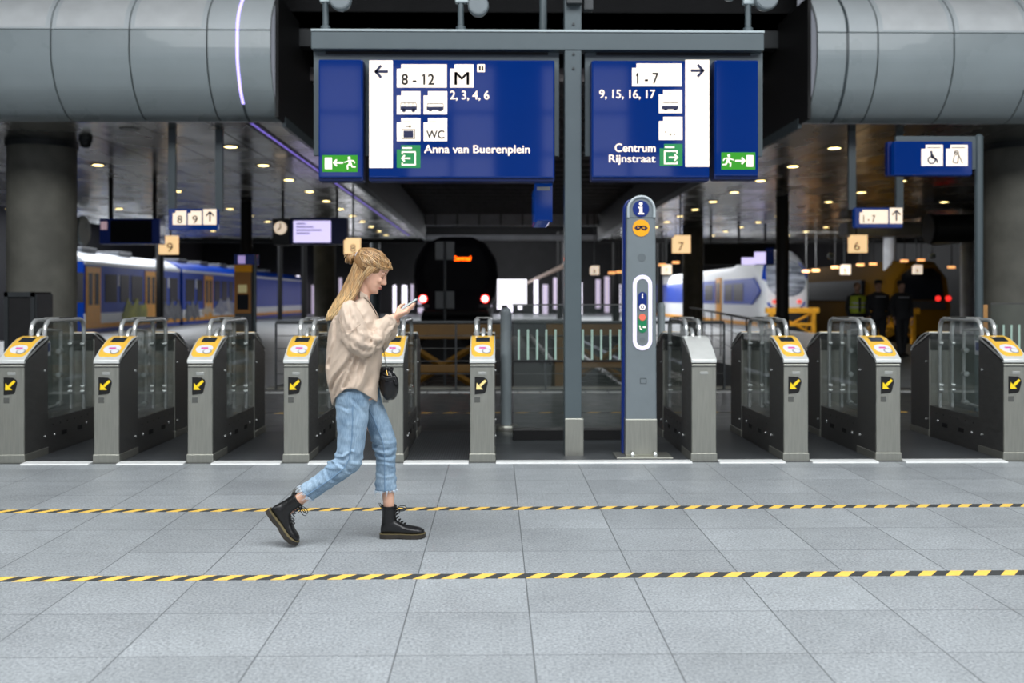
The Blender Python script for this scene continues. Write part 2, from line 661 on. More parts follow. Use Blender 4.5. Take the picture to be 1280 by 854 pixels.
M['train_yellow_shaded'] = mat('train_yellow_shaded', (84, 58, 6), 0.8, spec=0.05)  # train yellow with the dimness of the background put into it

M['buffer_lit'] = mat('buffer_yellow_lit', (196, 138, 14), 0.6, vary=0.15, scale=5)  # same buffer yellow, its lit look put into the colour
# ------------------------------------------------------------------ the building
EDGE_L, EDGE_R = -3.46, 4.95       # edges of the low ceilings either side of the tracks
PIT_Y = 16.2

mb = MB().box(-26, 26, -16, 8.88, -0.3, 0)
struct('floor', mb, M['tile'])
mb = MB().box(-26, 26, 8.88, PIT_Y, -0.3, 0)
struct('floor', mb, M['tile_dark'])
mb = MB().box(-16.4, -3.6, PIT_Y, 92, -1.0, 0)
struct('floor', mb, M['platform'])
mb = MB().box(5.0, 12.9, PIT_Y, 92, -1.0, 0)
struct('floor', mb, M['platform'])
mb = MB().box(-3.6, 5.0, PIT_Y, 92, -1.3, -1.1)
mb.box(-26, -16.4, PIT_Y, 92, -1.3, -1.1).box(12.9, 26, PIT_Y, 92, -1.3, -1.1)
struct('floor', mb, M['ballast'])
# pit fronts
mb = MB().box(-26, 26, PIT_Y, PIT_Y + 0.05, -1.2, -0.02)
struct('trim_1', mb, M['concrete'])
# entrance hall shell, with an opening in the roof above the floor
mb = MB().box(-26.3, -26, -16, 18.5, 0, 13)
struct('wall_left', mb, M['hall_wall'])
mb = MB().box(26, 26.3, -16, 18.5, 0, 13)
struct('wall_right', mb, M['hall_wall'])
k = 0
rw = random.Random(3)
for xx in range(-12, 14):
    a = xx * 1.5
    if xx % 5 == 0:
        continue
    for (z0, z1) in ((4.6, 6.2), (6.35, 7.6), (7.75, 9.2)):
        if rw.random() < 0.22:
            continue
        k += 1
        struct('window_%d' % k, MB().box(a + 0.08, a + 1.42, -15.98, -15.9, z0, z1), M['hall_daylight'])
mb = MB().box(-26, 26, -16.3, -16, 0, 13)
struct('wall_rear', mb, M['hall_wall'])
mb = MB().box(-26, 26, -16, -6, 12.6, 13).box(-26, 26, 8.5, 18.6, 12.6, 13).box(-26, -15, -6, 8.5, 12.6, 13).box(17, 26, -6, 8.5, 12.6, 13)
struct('ceiling', mb, M['hall_wall'])
mb = MB().box(-26, 26, 18.5, 18.8, 7.4, 13)
struct('wall_front', mb, M['hall_dark'])
# platform hall shell
mb = MB().box(-26.4, -26, 18.5, 92, -1.3, 9.5)
struct('wall_left', mb, M['hall_dark'])
mb = MB().box(26, 26.4, 18.5, 92, -1.3, 9.5)
struct('wall_right', mb, M['hall_dark'])
mb = MB().box(-26, 26, 49, 92, 9.0, 9.4)
struct('ceiling', mb, M['hall_dark'])
mb = MB().box(EDGE_L - 0.3, EDGE_R + 0.3, 17.6, 49.2, 6.1, 6.4)
struct('ceiling', mb, M['hall_dark'])
for i in range(24):
    y = 18.6 + i * 1.28
    s_ = struct('ceiling_slat', MB().box(EDGE_L - 0.2, EDGE_R + 0.2, y, y + 0.30, 5.42, 5.66), M['slat'])
struct('trim_2', MB().box(EDGE_L - 0.2, EDGE_R + 0.2, 17.6, 17.9, 5.80, 6.1), M['grey_dark'])
struct('wall_front', MB().box(EDGE_L - 0.3, EDGE_R + 0.3, 17.6, 17.8, 6.1, 7.6), M['hall_dark'])

# far end of the hall: dark wall with openings full of daylight
struct('floor', MB().box(-3.6, 5.0, 67, 90, -1.1, 0), M['platform'])
FARY = 90.0
mb = MB().box(-26, 26, FARY + 0.4, FARY + 0.7, -1.3, 9.4)
struct('wall_far', mb, M['hall_dark'])
rnd = random.Random(4)
k = 100
x = -25.0
while x < 24:
    wd = rnd.uniform(0.28, 0.75)
    z0 = rnd.uniform(-0.2, 0.5)
    z1 = rnd.uniform(2.5, 3.4)
    if rnd.random() < 0.82:
        k += 1
        o = struct('window_%d' % k, MB().box(x, x + wd * 0.62, FARY, FARY + 0.1, z0, z1),
                   M['daylight'] if rnd.random() < 0.6 else M['daylight_dim'])
    x += wd + rnd.uniform(0.0, 0.45)

# curved bulkheads over the gates
PROF = [(16.40, 4.28), (16.18, 4.34), (15.97, 4.485), (15.80, 4.66), (15.70, 4.84), (15.63, 5.02), (15.60, 5.20), (15.60, 5.54)]
TOP = [(15.60, 5.56), (15.64, 5.72), (15.74, 5.90), (15.97, 6.14), (16.4, 6.45), (17.2, 6.95), (18.5, 7.4)]


def prof_off(p, d):
    out = []
    for i in range(len(p)):
        a = Vector(p[max(i - 1, 0)])
        b = Vector(p[min(i + 1, len(p) - 1)])
        t = (b - a).normalized()
        out.append((p[i][0] - t.y * d * 1.0, p[i][1] + t.x * d * 1.0))
    return out


def strip(mb, prof, x0, x1, d0=0.0, d1=0.06, m=0):
    """curved panel between x0 and x1; d measured inwards"""
    A = prof_off(prof, d0)
    B = prof_off(prof, -d1)
    B = [(q[0], q[1]) for q in B]
    for i in range(len(A) - 1):
        vs = []
        for (yy, zz) in (A[i], A[i + 1], B[i + 1], B[i]):
            vs += [(x0, yy, zz), (x1, yy, zz)]
        mb.add(vs, [(0, 2, 3, 1), (4, 6, 7, 5), (0, 1, 7, 6), (2, 4, 5, 3)], m)
        mb.add([vs[0], vs[2], vs[4], vs[6]], [(0, 1, 2, 3)], m)
        mb.add([vs[1], vs[3], vs[5], vs[7]], [(0, 1, 2, 3)], m)


def refine(p, n):
    out = []
    for i in range(len(p) - 1):
        for j in range(n):
            t = j / n
            # catmull-rom
            a, b, c, d = p[max(i - 1, 0)], p[i], p[i + 1], p[min(i + 2, len(p) - 1)]
            q = []
            for k in (0, 1):
                q.append(0.5 * (2 * b[k] + (c[k] - a[k]) * t + (2 * a[k] - 5 * b[k] + 4 * c[k] - d[k]) * t * t
                                + (-a[k] + 3 * b[k] - 3 * c[k] + d[k]) * t ** 3))
            out.append(tuple(q))
    out.append(p[-1])
    return out


PR, TP = refine(PROF, 4), refine(TOP, 4)
gap = 0.012


def bulkhead(seams, side):
    """seams: x positions of the joints, from the track edge outwards"""
    seams = sorted(seams)
    for i in range(len(seams) - 1):
        a, b = seams[i] + gap, seams[i + 1] - gap
        mb = MB()
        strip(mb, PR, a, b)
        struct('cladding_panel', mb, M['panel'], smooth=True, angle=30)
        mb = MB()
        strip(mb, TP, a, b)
        o = struct('cladding_panel', mb, M['panel_skylit'], smooth=True, angle=30)
        if b - a > 0.7:
            mb = MB()
            strip(mb, TP[1:], a + 0.07, b - 0.07, d0=0.006, d1=0.01)
            q = build('panel_insert', mb, M['insert_skylit'], o, smooth=True, angle=30)
    # dark backing in the joints
    mb = MB()
    lo, hi = min(seams) + 0.02, max(seams) - 0.02
    strip(mb, [(y + 0.05, z + 0.0) for y, z in PR] + [(y + 0.05, z) for y, z in TP], lo, hi, d0=0.0, d1=0.05)
    struct('wall_%s' % side, mb, M['gap'])


def seam_px(px):
    return atx(px, 15.62)


left = [atx(p, 15.62) for p in (64, 162, 259, 297, 339)]
s0 = left[1] - left[0]
left = [left[0] - s0 * k for k in range(16, 0, -1)] + left
left = [x for x in left if x > -26]
bulkhead(left, 'left')
right = [atx(p, 15.62) for p in (1021, 1059, 1097, 1192)]
s1 = right[3] - right[2]
right += [right[-1] + s1 * k for k in range(1, 18)]
right = [x for x in right if x < 26]
bulkhead(right, 'right')
EL, ER = left[-1], right[0]
# light line in the left bulkhead, unlit channel in the right one
xl = atx(297, 15.62)
mb = MB()
strip(mb, PR[8:], xl - 0.02, xl + 0.02, d0=0.004, d1=0.02)
strip(mb, TP, xl - 0.02, xl + 0.02, d0=0.004, d1=0.02)
struct('trim_3', mb, M['purple_led'])
mb = MB()
strip(mb, PR[:9], xl - 0.02, xl + 0.02, d0=0.004, d1=0.02)
struct('trim_4', mb, M['grey_paint'])
mb = MB()
xr = atx(1059, 15.62)
strip(mb, PR, xr - 0.022, xr + 0.022, d0=0.004, d1=0.02)
strip(mb, TP, xr - 0.022, xr + 0.022, d0=0.004, d1=0.02)
struct('trim_5', mb, M['grey_paint'])

# reflective low ceilings
m = mat('soffit_metal', (158, 157, 152), 0.24, 0.8, vary=0.35, scale=0.9, stretch=(1.2, 0.7, 1), rough_vary=0.1)  # colour variation stands in for wavy reflection streaks
n = N(m)
bp = n.nt.nodes.new('ShaderNodeBump')
bp.inputs['Strength'].default_value = 0.5
bp.inputs['Distance'].default_value = 0.03
n.xyz()
nn = n.noise(1.6, 2)
n.nt.links.new(nn, bp.inputs['Height'])
n.nt.links.new(bp.outputs[0], n.b.inputs['Normal'])
M['soffit'] = m


def soffit(x0, x1):
    xs = [x0]
    step = (3.55 if x0 > 0 else 3.55)
    mb = MB()
    # panels 1.2 m wide running with the tracks, joints between
    n_ = int(abs(x1 - x0) / 1.19)
    for i in range(n_):
        a = x0 + (x1 - x0) * i / n_
        b = x0 + (x1 - x0) * (i + 1) / n_
        a, b = min(a, b) + 0.01, max(a, b) - 0.01
        struct('ceiling', MB().box(a, b, 16.4, 49, 4.27, 4.33), M['soffit'])
    struct('ceiling', MB().box(min(x0, x1), max(x0, x1), 16.45, 49, 4.36, 4.5), M['gap'])
    e = x0
    sgn = 1 if x1 < x0 else -1
    struct('trim_6', MB().box(min(e, e + sgn * 0.05), max(e, e + sgn * 0.05), 15.9, 49, 4.27, 6.2), M['black'])
    struct('trim_7', MB().box(min(e, e + sgn * 0.06), max(e, e + sgn * 0.06), 16.4, 49, 4.2, 4.36), M['grey_paint'])


soffit(EL, EL - 11.9)
soffit(ER, ER + 17.9)
struct('trim_8', MB().box(EL - 0.52, EL - 0.47, 16.45, 46, 4.255, 4.275), M['purple_dim'])
struct('trim_9', MB().box(EL - 0.6, EL - 0.39, 16.45, 46, 4.262, 4.272), M['grey_dark'])
struct('trim_10', MB().box(-15.4, EL, 48.9, 49.2, 4.1, 9.3), M['hall_dark'])
struct('trim_11', MB().box(ER, 26, 48.9, 49.2, 4.1, 9.3), M['hall_dark'])

# pale beams across the tracks at the end of the slatted ceiling
mb = MB().box(EL, ER, 49.2, 49.6, 4.95, 5.5)
struct('trim_12', mb, M['beam'])
for i in range(8):
    x = EL + (ER - EL) * (i + 0.5) / 8
    struct('trim_13', MB().box(x - 0.03, x + 0.03, 49.12, 49.22, 4.95, 5.5), M['grey_dark'])
struct('trim_14', MB().box(EL, ER, 50.2, 50.5, 4.3, 4.55), M['beam'])
# lit canopy edge beyond, right of the middle track
struct('trim_15', MB().box(2.5, 2.62, 35, 86, 2.58, 2.72), mat('canopy_edge', (200, 180, 170), 0.4, emit=(210, 185, 170), strength=0.25))

# concrete columns
for (px0, px1, Y, lab) in ((8, 90, 18.6, 'left'), (1237, 1330, 18.6, 'right')):
    a, b = atx(px0, Y), atx(px1, Y)
    r = (b - a) / 2
    c = (a + b) / 2
    mb = MB().lathe([(r, 0), (r, 4.26)], (c, Y + r * 0.2, 0), n=48)
    o = struct('concrete_column', mb, M['concrete'], smooth=True)
    mb = MB().lathe([(r + 0.03, 4.18), (r + 0.03, 4.27)], (c, Y + r * 0.2, 0), n=48)
    build('column_collar', mb, M['grey_dark'], o, smooth=True)
for (px, wpx, Y, mt, ztop) in ((406, 27, 44, 'concrete', 4.26), (866, 26, 40, 'concrete', 4.26), (469, 12, 52, 'grey_paint', 6),
                         (1112, 15, 48, 'beam', 4.26), (1209, 16, 40, 'beam', 4.26), (308, 14, 30, 'black', 4.26),
                         (978, 16, 28, 'black', 4.26), (200, 10, 47, 'black', 4.26), (770, 10, 60, 'black', 6), (700, 8, 70, 'black', 6), (560, 8, 80, 'black', 6), (380, 7, 70, 'black', 6), (350, 6, 66, 'black', 6), (825, 8, 66, 'black', 6)):
    r = wpx / 2 * Y / F
    mb = MB().lathe([(r, 0 if not -3.6 < atx(px, Y) < 5 else -1.1), (r, ztop)], (atx(px, Y), Y, 0), n=20)
    struct('column', mb, M[mt], smooth=True)

# tape and painted lines on the floor
def floor_strip(name, y_left, y_right, wd, m, x0=-9, x1=9, z=0.002):
    mb = MB()
    mb.add([(x0, y_left, 0.0), (x1, y_right, 0.0), (x1, y_right + wd, 0.0), (x0, y_left + wd, 0.0),
            (x0, y_left, z), (x1, y_right, z), (x1, y_right + wd, z), (x0, y_left + wd, z)],
           [(0, 1, 2, 3), (4, 5, 6, 7), (0, 1, 5, 4), (1, 2, 6, 5), (2, 3, 7, 6), (3, 0, 4, 7)])
    return build(name, mb, m)


def yfloor(py, px=640):
    # distance at which a floor point on this row stands
    d = CAMH * F / (py - HORIZON)
    a = atan((px - 640) / F)
    return d / (cos(YAW) - sin(YAW) * tan(a + YAW)) if False else d * (cos(YAW) - sin(YAW) * (px - 640) / F)


M['tape'] = stripe_mat('hazard_tape', (244, 200, 92), (62, 64, 64), 0.145, 0.75)
for (pl, pr, wp, lab) in ((641.5, 633.7, 3.6, 'black and yellow hazard tape on the floor nearer the gates'),
                          (727.5, 719.2, 6.0, 'black and yellow hazard tape on the floor nearer the camera')):
    ya, yb = yfloor(pl, 0), yfloor(pr, 1280)
    xa, xb = atx(0, ya), atx(1280, yb)
    sl = (yb - ya) / (xb - xa)
    wd = wp / ((pl + pr) / 2 - HORIZON) * (ya + yb) / 2
    o = floor_strip('hazard_tape', ya + sl * (-9 - xa), ya + sl * (9 - xa), wd, M['tape'])
    tag(o, lab, 'tape', 'hazard tapes across the floor')
M['tape_far'] = stripe_mat('hazard_tape_far', (220, 175, 80), (58, 58, 58), 0.3, 0.75, duty=0.45)
tag(floor_strip('hazard_tape', 12.7, 12.72, 0.08, M['tape_far'], -12, 12), 'hazard tape on the dark floor beyond the gates', 'tape', 'hazard tapes across the floor')
mb = MB()
for i in range(-34, 34):
    mb.box(i * 0.345, i * 0.345 + 0.32, 15.35, 15.65, 0, 0.004)
struct('trim_16', mb, M['white_paint'])
# kerb stone at the pit
struct('trim_17', MB().box(-3.6, 5.0, 16.0, 16.2, 0, 0.03), M['concrete'])

# ------------------------------------------------------------------ tracks
for tx in (-1.41, 2.9, -18.0, 14.4, 19.6):
    for s_ in (-0.72, 0.72):
        mb = MB().box(tx + s_ - 0.035, tx + s_ + 0.035, PIT_Y + 0.4, 90, -1.02, -0.94)
        mb.box(tx + s_ - 0.07, tx + s_ + 0.07, PIT_Y + 0.4, 90, -1.1, -1.07)
        struct('rail', mb, M['rail'])
mb = MB()
for tx in (-1.41, 2.9):
    for i in range(60):
        mb.box(tx - 1.25, tx + 1.25, 17 + i * 1.2, 17.25 + i * 1.2, -1.1, -1.06)
struct('floor', mb, M['sleeper'])

# ------------------------------------------------------------------ ticket gates
GY = 8.93
GW = 0.215


def make_gate():
    """front middle of the foot at the origin, aisle direction +Y"""
    g = thing('ticket_gate', 'stainless ticket gate', 'ticket gate')
    h = GW / 2
    arc = [(0.0, 0.905), (0.03, 0.925), (0.08, 0.957), (0.17, 1.006), (0.26, 1.050), (0.34, 1.078), (0.42, 1.092), (0.47, 1.094)]

    def pedestal(name, y0, sgn, front):
        def Y(v):
            return y0 + sgn * v
        # body below the lid
        mb = MB().prism([(Y(0), 0.02), (Y(0), 0.86), (Y(0.47), 1.02), (Y(0.47), 0.02)], 'x', -h, h)
        p = build(name, mb, [M['steel']], g, bevel=0.006)
        # dark side cheeks under the curved lid
        poly = [(Y(0.0), 0.875)] + [(Y(a), b - 0.012) for a, b in arc] + [(Y(0.47), 0.90)]
        mb = MB().prism(poly, 'x', -h + 0.006, h - 0.006)
        build('cheek', mb, M['plastic_dark'], p)
        # bright chamfer strips
        for s in (-1, 1):
            mb = MB().prism([(Y(0.0), 0.885), (Y(0.0), 0.903), (Y(0.47), 1.088), (Y(0.47), 1.068)], 'x', s * h - 0.004, s * h + 0.004)
            build('edge_strip', mb, M['steel_tube'], p)
        # side skins
        for s in (-1, 1):
            mb = MB().prism([(Y(0.012), 0.05), (Y(0.012), 0.875), (Y(0.468), 1.05), (Y(0.468), 0.05)], 'x', s * h - 0.002, s * h + 0.003)
            build('side_panel', mb, M['steel_dark'], p)
            for (a, b) in ((0.40, 0.78), (0.40, 0.18)):
                mb = MB().lathe([(0.011, 0), (0.011, 0.008), (0.006, 0.012)], (s * (h + 0.003), Y(a), b), 'x', 10)
                if s < 0:
                    for v in mb.v:
                        v.x = 2 * s * (h + 0.003) - v.x
                build('bolt', mb, M['steel_tube'], p, smooth=True)
        # foot
        mb = MB().box(-h - 0.008, h + 0.008, min(Y(-0.008), Y(0.47)), max(Y(-0.008), Y(0.47)), 0.0, 0.075)
        build('foot', mb, M['steel'], p, bevel=0.004)
        # curved lid
        lid = [(Y(a), b) for a, b in arc]
        mb = MB()
        n_ = len(lid)
        rs = []
        for (yy, zz) in lid:
            rs.append([Vector((-h - 0.004, yy, zz - 0.014)), Vector((-h - 0.004, yy, zz)), Vector((h + 0.004, yy, zz)), Vector((h + 0.004, yy, zz - 0.014))])
        mb.rings(rs)
        mb.prism([(Y(-0.006), 0.872), (Y(-0.006), 0.900), (Y(0.004), 0.908), (Y(0.02), 0.905), (Y(0.02), 0.872)], 'x', -h - 0.004, h + 0.004)
        lid_o = build('lid', mb, M['steel_top'], p, smooth=True, bevel=0.003)
        # coloured reader plate on the lid
        ip = [(a, b) for a, b in arc]

        def lidz(a):
            for i in range(len(ip) - 1):
                if ip[i][0] <= a <= ip[i + 1][0]:
                    t = (a - ip[i][0]) / (ip[i + 1][0] - ip[i][0])
                    return ip[i][1] + t * (ip[i + 1][1] - ip[i][1])
            return ip[-1][1]

        def onlid(pts, d=0.004, lift=0.0):
            """pts: closed outline (x, run along the lid); a thin plate that follows the lid"""
            mb = MB()
            ys = sorted(set([round(p_[1], 4) for p_ in pts] + [a for a, b in arc if min(q[1] for q in pts) < a < max(q[1] for q in pts)]))
            rs = []
            for yv in ys:
                xs = []
                for i in range(len(pts)):
                    a, b = pts[i], pts[(i + 1) % len(pts)]
                    if abs(a[1] - yv) < 1e-4:
                        xs.append(a[0])
                    if (a[1] - yv) * (b[1] - yv) < -1e-9:
                        xs.append(a[0] + (b[0] - a[0]) * (yv - a[1]) / (b[1] - a[1]))
                x0_, x1_ = min(xs), max(xs)
                z = lidz(yv) + lift
                rs.append([Vector((x0_, Y(yv), z)), Vector((x0_, Y(yv), z + d)), Vector((x1_, Y(yv), z + d)), Vector((x1_, Y(yv), z))])
            return mb.rings(rs)
        yel = build('reader_plate', onlid([(-0.070, 0.035), (0.070, 0.035), (0.095, 0.06), (0.102, 0.14), (0.102, 0.45), (-0.102, 0.45), (-0.102, 0.14), (-0.095, 0.06)], 0.004), M['gate_yellow'], p, smooth=True)
        if front:
            build('display', onlid([(-0.062, 0.25), (0.062, 0.25), (0.062, 0.35), (-0.062, 0.35)], 0.004, 0.003), M['display'], p)
            c = [(0.075 * cos(2 * pi * k / 24), 0.135 + 0.062 * sin(2 * pi * k / 24)) for k in range(24)]
            build('card_target', onlid(c, 0.004, 0.0035), M['reader_white'], p)
            c = [(0.035 + 0.04 * cos(2 * pi * k / 20), 0.095 + 0.034 * sin(2 * pi * k / 20)) for k in range(20)]
            build('target_ring', onlid(c, 0.003, 0.0065), M['label_grey'], p)
            build('target_logo', onlid([(-0.03, 0.132), (0.03, 0.132), (0.03, 0.152), (-0.03, 0.152)], 0.003, 0.007), M['pink'], p)
            c = [(0.035 + 0.030 * cos(2 * pi * k / 20), 0.095 + 0.025 * sin(2 * pi * k / 20)) for k in range(20)]
            build('target_spot', onlid(c, 0.003, 0.0085), M['reader_white'], p)
        # seam under the lid and engraved plate
        mb = MB().box(-h - 0.001, h + 0.001, min(Y(-0.001), Y(0.01)), max(Y(-0.001), Y(0.01)), 0.835, 0.842)
        build('seam', mb, M['gap'], p)
        if front:
            build('name_plate', MB().box(-0.035, 0.035, -0.003, 0.001, 0.770, 0.795), M['label_grey'], p, bevel=0.002)
            build('small_label', MB().box(-0.07, -0.02, -0.002, 0.001, 0.525, 0.575), M['label_outline'], p, bevel=0.002)
            d = [(-0.068, 0.595), (-0.068, 0.752), (0.012, 0.748), (0.042, 0.728), (0.048, 0.70), (0.030, 0.622), (0.018, 0.605)]
            sg = build('arrow_sign', MB().prism(d, 'y', -0.004, 0.001), M['decal_black'], p)
            A = MB()
            A.prism([(0.036, 0.712), (0.022, 0.728), (-0.028, 0.682), (-0.012, 0.664)], 'y', -0.007, -0.003)
            A.prism([(-0.050, 0.700), (-0.054, 0.640), (0.006, 0.642), (-0.010, 0.657), (-0.020, 0.668), (-0.036, 0.684)], 'y', -0.007, -0.003)
            build('arrow', A, M['arrow_yellow'], sg)
        return p

    pedestal('front_pedestal', 0.0, 1, True)
    pedestal('rear_pedestal', 2.02, -1, False)
    # low box between the pedestals
    mb = MB().box(-h + 0.004, h - 0.004, 0.47, 1.55, 0.0, 0.33)
    base = build('low_housing', mb, M['steel_dark'], g, bevel=0.004)
    for s in (-1, 1):
        for (a, b) in ((0.62, 0.17), (1.36, 0.19)):
            mb = MB().ball((s * (h - 0.002), a, b), (0.008, 0.014, 0.014), 6)
            build('bolt', mb, M['steel_tube'], base, smooth=True)
        for a in (0.78, 1.14):
            build('slot', MB().box(s * (h - 0.003) - 0.003, s * (h - 0.003) + 0.003, a, a + 0.11, 0.145, 0.185), M['black'], base)
        mb = MB()
        for k in range(6):
            mb.box(s * (h - 0.003) - 0.002, s * (h - 0.003) + 0.002, 0.58 + k * 0.16, 0.592 + k * 0.16, 0.26, 0.272)
        build('screws', mb, M['black'], base)
    # glass screens and tube frames
    for s in (-1, 1):
        mb = MB().box(s * (h - 0.016) - 0.004, s * (h - 0.016) + 0.004, 0.47, 1.55, 0.33, 1.085)
        build('glass_screen', mb, M['glass'], g)

    def hoop(x, ya, yb, z0, z1, r, tr):
        pts = [(x, ya, z0), (x, ya, z1 - r)]
        for k in range(1, 6):
            a = pi / 2 * k / 6
            pts.append((x, ya + (r - r * cos(a)) * (1 if yb > ya else -1), z1 - r + r * sin(a)))
        sg = 1 if yb > ya else -1
        pts.append((x, ya + r * sg, z1))
        pts.append((x, yb - r * sg, z1))
        for k in range(1, 6):
            a = pi / 2 * k / 6
            pts.append((x, yb - sg * (r - r * sin(a)), z1 - r + r * cos(a)))
        pts += [(x, yb, z1 - r), (x, yb, z0)]
        return MB().tube(pts, tr, 10, side=(1, 0, 0))
    for x in (-0.062, 0.062):
        hp = build('tube_frame', hoop(x, 0.51, 1.40, 0.32, 1.235, 0.11, 0.021), M['steel_tube'], g, smooth=True)
        build('frame_glass', MB().box(x - 0.004, x + 0.004, 0.53, 1.38, 0.40, 1.22), M['glass'], hp)
        for zz in (0.50, 0.55, 0.98):
            build('clamp', MB().lathe([(0.022, -0.02), (0.022, 0.02)], (x, 1.38, zz), 'x', 12), M['steel_tube'], hp, smooth=True)
    build('top_plate', MB().box(-0.075, 0.075, 0.80, 1.12, 1.246, 1.262), M['steel_dark'], g, bevel=0.004)
    # sliding wing with rounded tube edge and sticker
    pts = []
    ya, yb, z0, z1, r = 0.50, 1.02, 0.40, 1.15, 0.10
    for (cy, cz, a0) in ((yb - 0.02, z1 - 0.02, None), (ya + r, z1 - r, 90), (ya + r, z0 + r, 180), (yb - 0.02, z0 + 0.02, None)):
        if a0 is None:
            pts.append((0, cy, cz))
        else:
            for k in range(7):
                a = radians(a0 + 15 * k)
                pts.append((0, cy + r * cos(a), cz + r * sin(a)))
    wing = build('gate_wing', MB().tube(pts, 0.019, 10, side=(1, 0, 0), loop=True), M['steel_tube'], g, smooth=True)
    build('wing_glass', MB().box(-0.005, 0.005, ya + 0.02, yb - 0.02, z0 + 0.02, z1 - 0.02), M['glass'], wing)
    for zz in (0.42, 0.70, 0.93):
        build('hinge', MB().lathe([(0.026, -0.035), (0.026, 0.035)], (0, 0.98, zz), 'y', 12), M['steel_tube'], wing, smooth=True)
    for s in (-1, 1):
        st = build('sticker', MB().box(s * 0.006 - 0.001, s * 0.006 + 0.001, 0.66, 0.76, 0.90, 1.04), M['reader_white'], wing)
        build('sticker_print', MB().box(s * 0.008 - 0.001, s * 0.008 + 0.001, 0.68, 0.74, 0.94, 1.02), M['info_blue'], wing)
    return g


proto = make_gate()
gates = [
    (14.5, 'leftmost ticket gate with yellow top, in front of the big concrete column', 0),
    (133, 'second ticket gate from the left, its yellow reader plate glaring white', 0),
    (250, 'third ticket gate from the left, directly left of the gate behind the woman', 0),
    (370, 'ticket gate with bright yellow arrow just behind the woman\'s back', 0),
    (488.5, 'ticket gate partly hidden behind the woman\'s phone hand and handbag', 0),
    (603, 'ticket gate with pale yellow arrow, left of the white notice post', 2),
    (880, 'ticket gate with plain steel top and no arrow, right of the information pillar', 1),
    (995, 'ticket gate with yellow top, second to the right of the information pillar', 0),
    (1110.5, 'ticket gate with yellow top, left of the widest aisle on the right', 0),
    (1270, 'rightmost ticket gate with yellow top, beside the post of the wheelchair sign', 0),
]
for i, (px, lab, kind) in enumerate(gates):
    g = proto if i == 0 else copy_tree(proto)
    g.location = (atx(px, GY), GY, 0)
    tag(g, lab, 'ticket gate', 'row of ticket gates')
    fp = [c for c in g.children if c.name.startswith('front_pedestal')][0]
    if kind == 1:
        for c in list(fp.children):
            b = c.name.split('.')[0]
            if b in ('arrow_sign', 'small_label'):
                for q in list(c.children):
                    bpy.data.objects.remove(q)
                bpy.data.objects.remove(c)
            elif b in ('reader_plate', 'display', 'card_target', 'target_ring', 'target_logo', 'target_spot'):
                bpy.data.objects.remove(c)
        fp['label'] = 'front pedestal with plain bright steel lid'
    if kind == 2:
        for c in list(fp.children):
            if c.name.startswith('arrow_sign'):
                for q in c.children:
                    q.data = q.data.copy()
                    setmat(q, M['arrow_pale'])
GX = [atx(p[0], GY) for p in gates]

# raised mats and white thresholds in the aisles
aisle_names = ['first aisle from the left between yellow topped gates',
               'second aisle from the left', 'third aisle from the left', 'aisle behind the woman\'s legs',
               'aisle right of the woman under the buffer stop', None, 'aisle right of the plain steel gate',
               'narrow aisle left of the widest one', 'widest aisle at the right']
for i in range(len(GX) - 1):
    a, b = GX[i] + GW / 2 + 0.012, GX[i + 1] - GW / 2 - 0.012
    if i == 5:
        mb = MB().box(a, b, 8.99, 9.95, 0.0, 0.012)
        struct('floor', mb, M['mat_plain'])
        struct('trim_18', MB().prism([(8.84, 0.0), (8.85, 0.010), (8.96, 0.012), (8.99, 0.0)], 'x', a, b), M['white_strip'])
        continue
    mb = MB().box(a, b, 8.965, 10.93, 0.0, 0.012)
    o = build('aisle_mat', mb, M['mat'])
    tag(o, 'dark ribbed mat in the ' + aisle_names[i], 'floor mat', 'mats in the gate aisles')
    build('threshold', MB().prism([(8.83, 0.0), (8.84, 0.010), (8.96, 0.014), (8.964, 0.0)], 'x', a, b), M['white_strip'], o)

# ------------------------------------------------------------------ sign gantry
SY = 9.30


def Z(py, px=640, Y=SY):
    return at(px, py, Y).z


def X(px, Y=SY):
    return atx(px, Y)


g = thing('sign_gantry', 'grey steel post and crossbeam carrying the two big blue direction signs', 'gantry', (X(716), SY, 0))
pst = build('post', MB().box(X(705), X(726), SY - 0.08, SY + 0.08, 0, Z(-40)), M['grey_paint'], g, bevel=0.01)
mb = MB()
for z in (Z(70), Z(88), Z(33)):
    mb.lathe([(0.012, -0.012), (0.012, 0)], (X(716), SY - 0.08, z), 'y', 10)
build('bolts', mb, M['grey_dark'], pst)
slv = build('steel_sleeve', MB().box(X(705.3), X(728.4), SY - 0.092, SY + 0.092, 0, Z(522)), M['steel'], g, bevel=0.006)
slv['label'] = 'bare stainless sleeve round the foot'
build('crossbeam', MB().box(X(391), X(952), SY - 0.09, SY + 0.09, Z(65), Z(41)), M['grey_paint'], g, bevel=0.008)
build('crossbeam_lip', MB().box(X(391), X(952), SY - 0.10, SY + 0.10, Z(43), Z(40.5)), M['panel'], g)
for (a, b, sa, sb) in ((392, 699, 407, 685), (731, 953.5, 745, 938)):
    mb = MB().box(X(a), X(b), SY + 0.0, SY + 0.05, Z(195), Z(65))
    bp_ = build('backing_frame', mb, M['grey_paint'], g, bevel=0.004)
    build('slot', MB().box(X(sa), X(sb), SY - 0.006, SY + 0.002, Z(68.8), Z(64.8)), M['black'], bp_)
# camera box at the top of the post
cb = build('junction_box', MB().box(X(707), X(726), SY - 0.16, SY - 0.08, Z(10), Z(-14)), M['grey_dark'], g, bevel=0.008)
build('side_bracket', MB().box(X(729), X(741), SY - 0.06, SY + 0.04, Z(14), Z(-14)), M['grey_dark'], g, bevel=0.008)


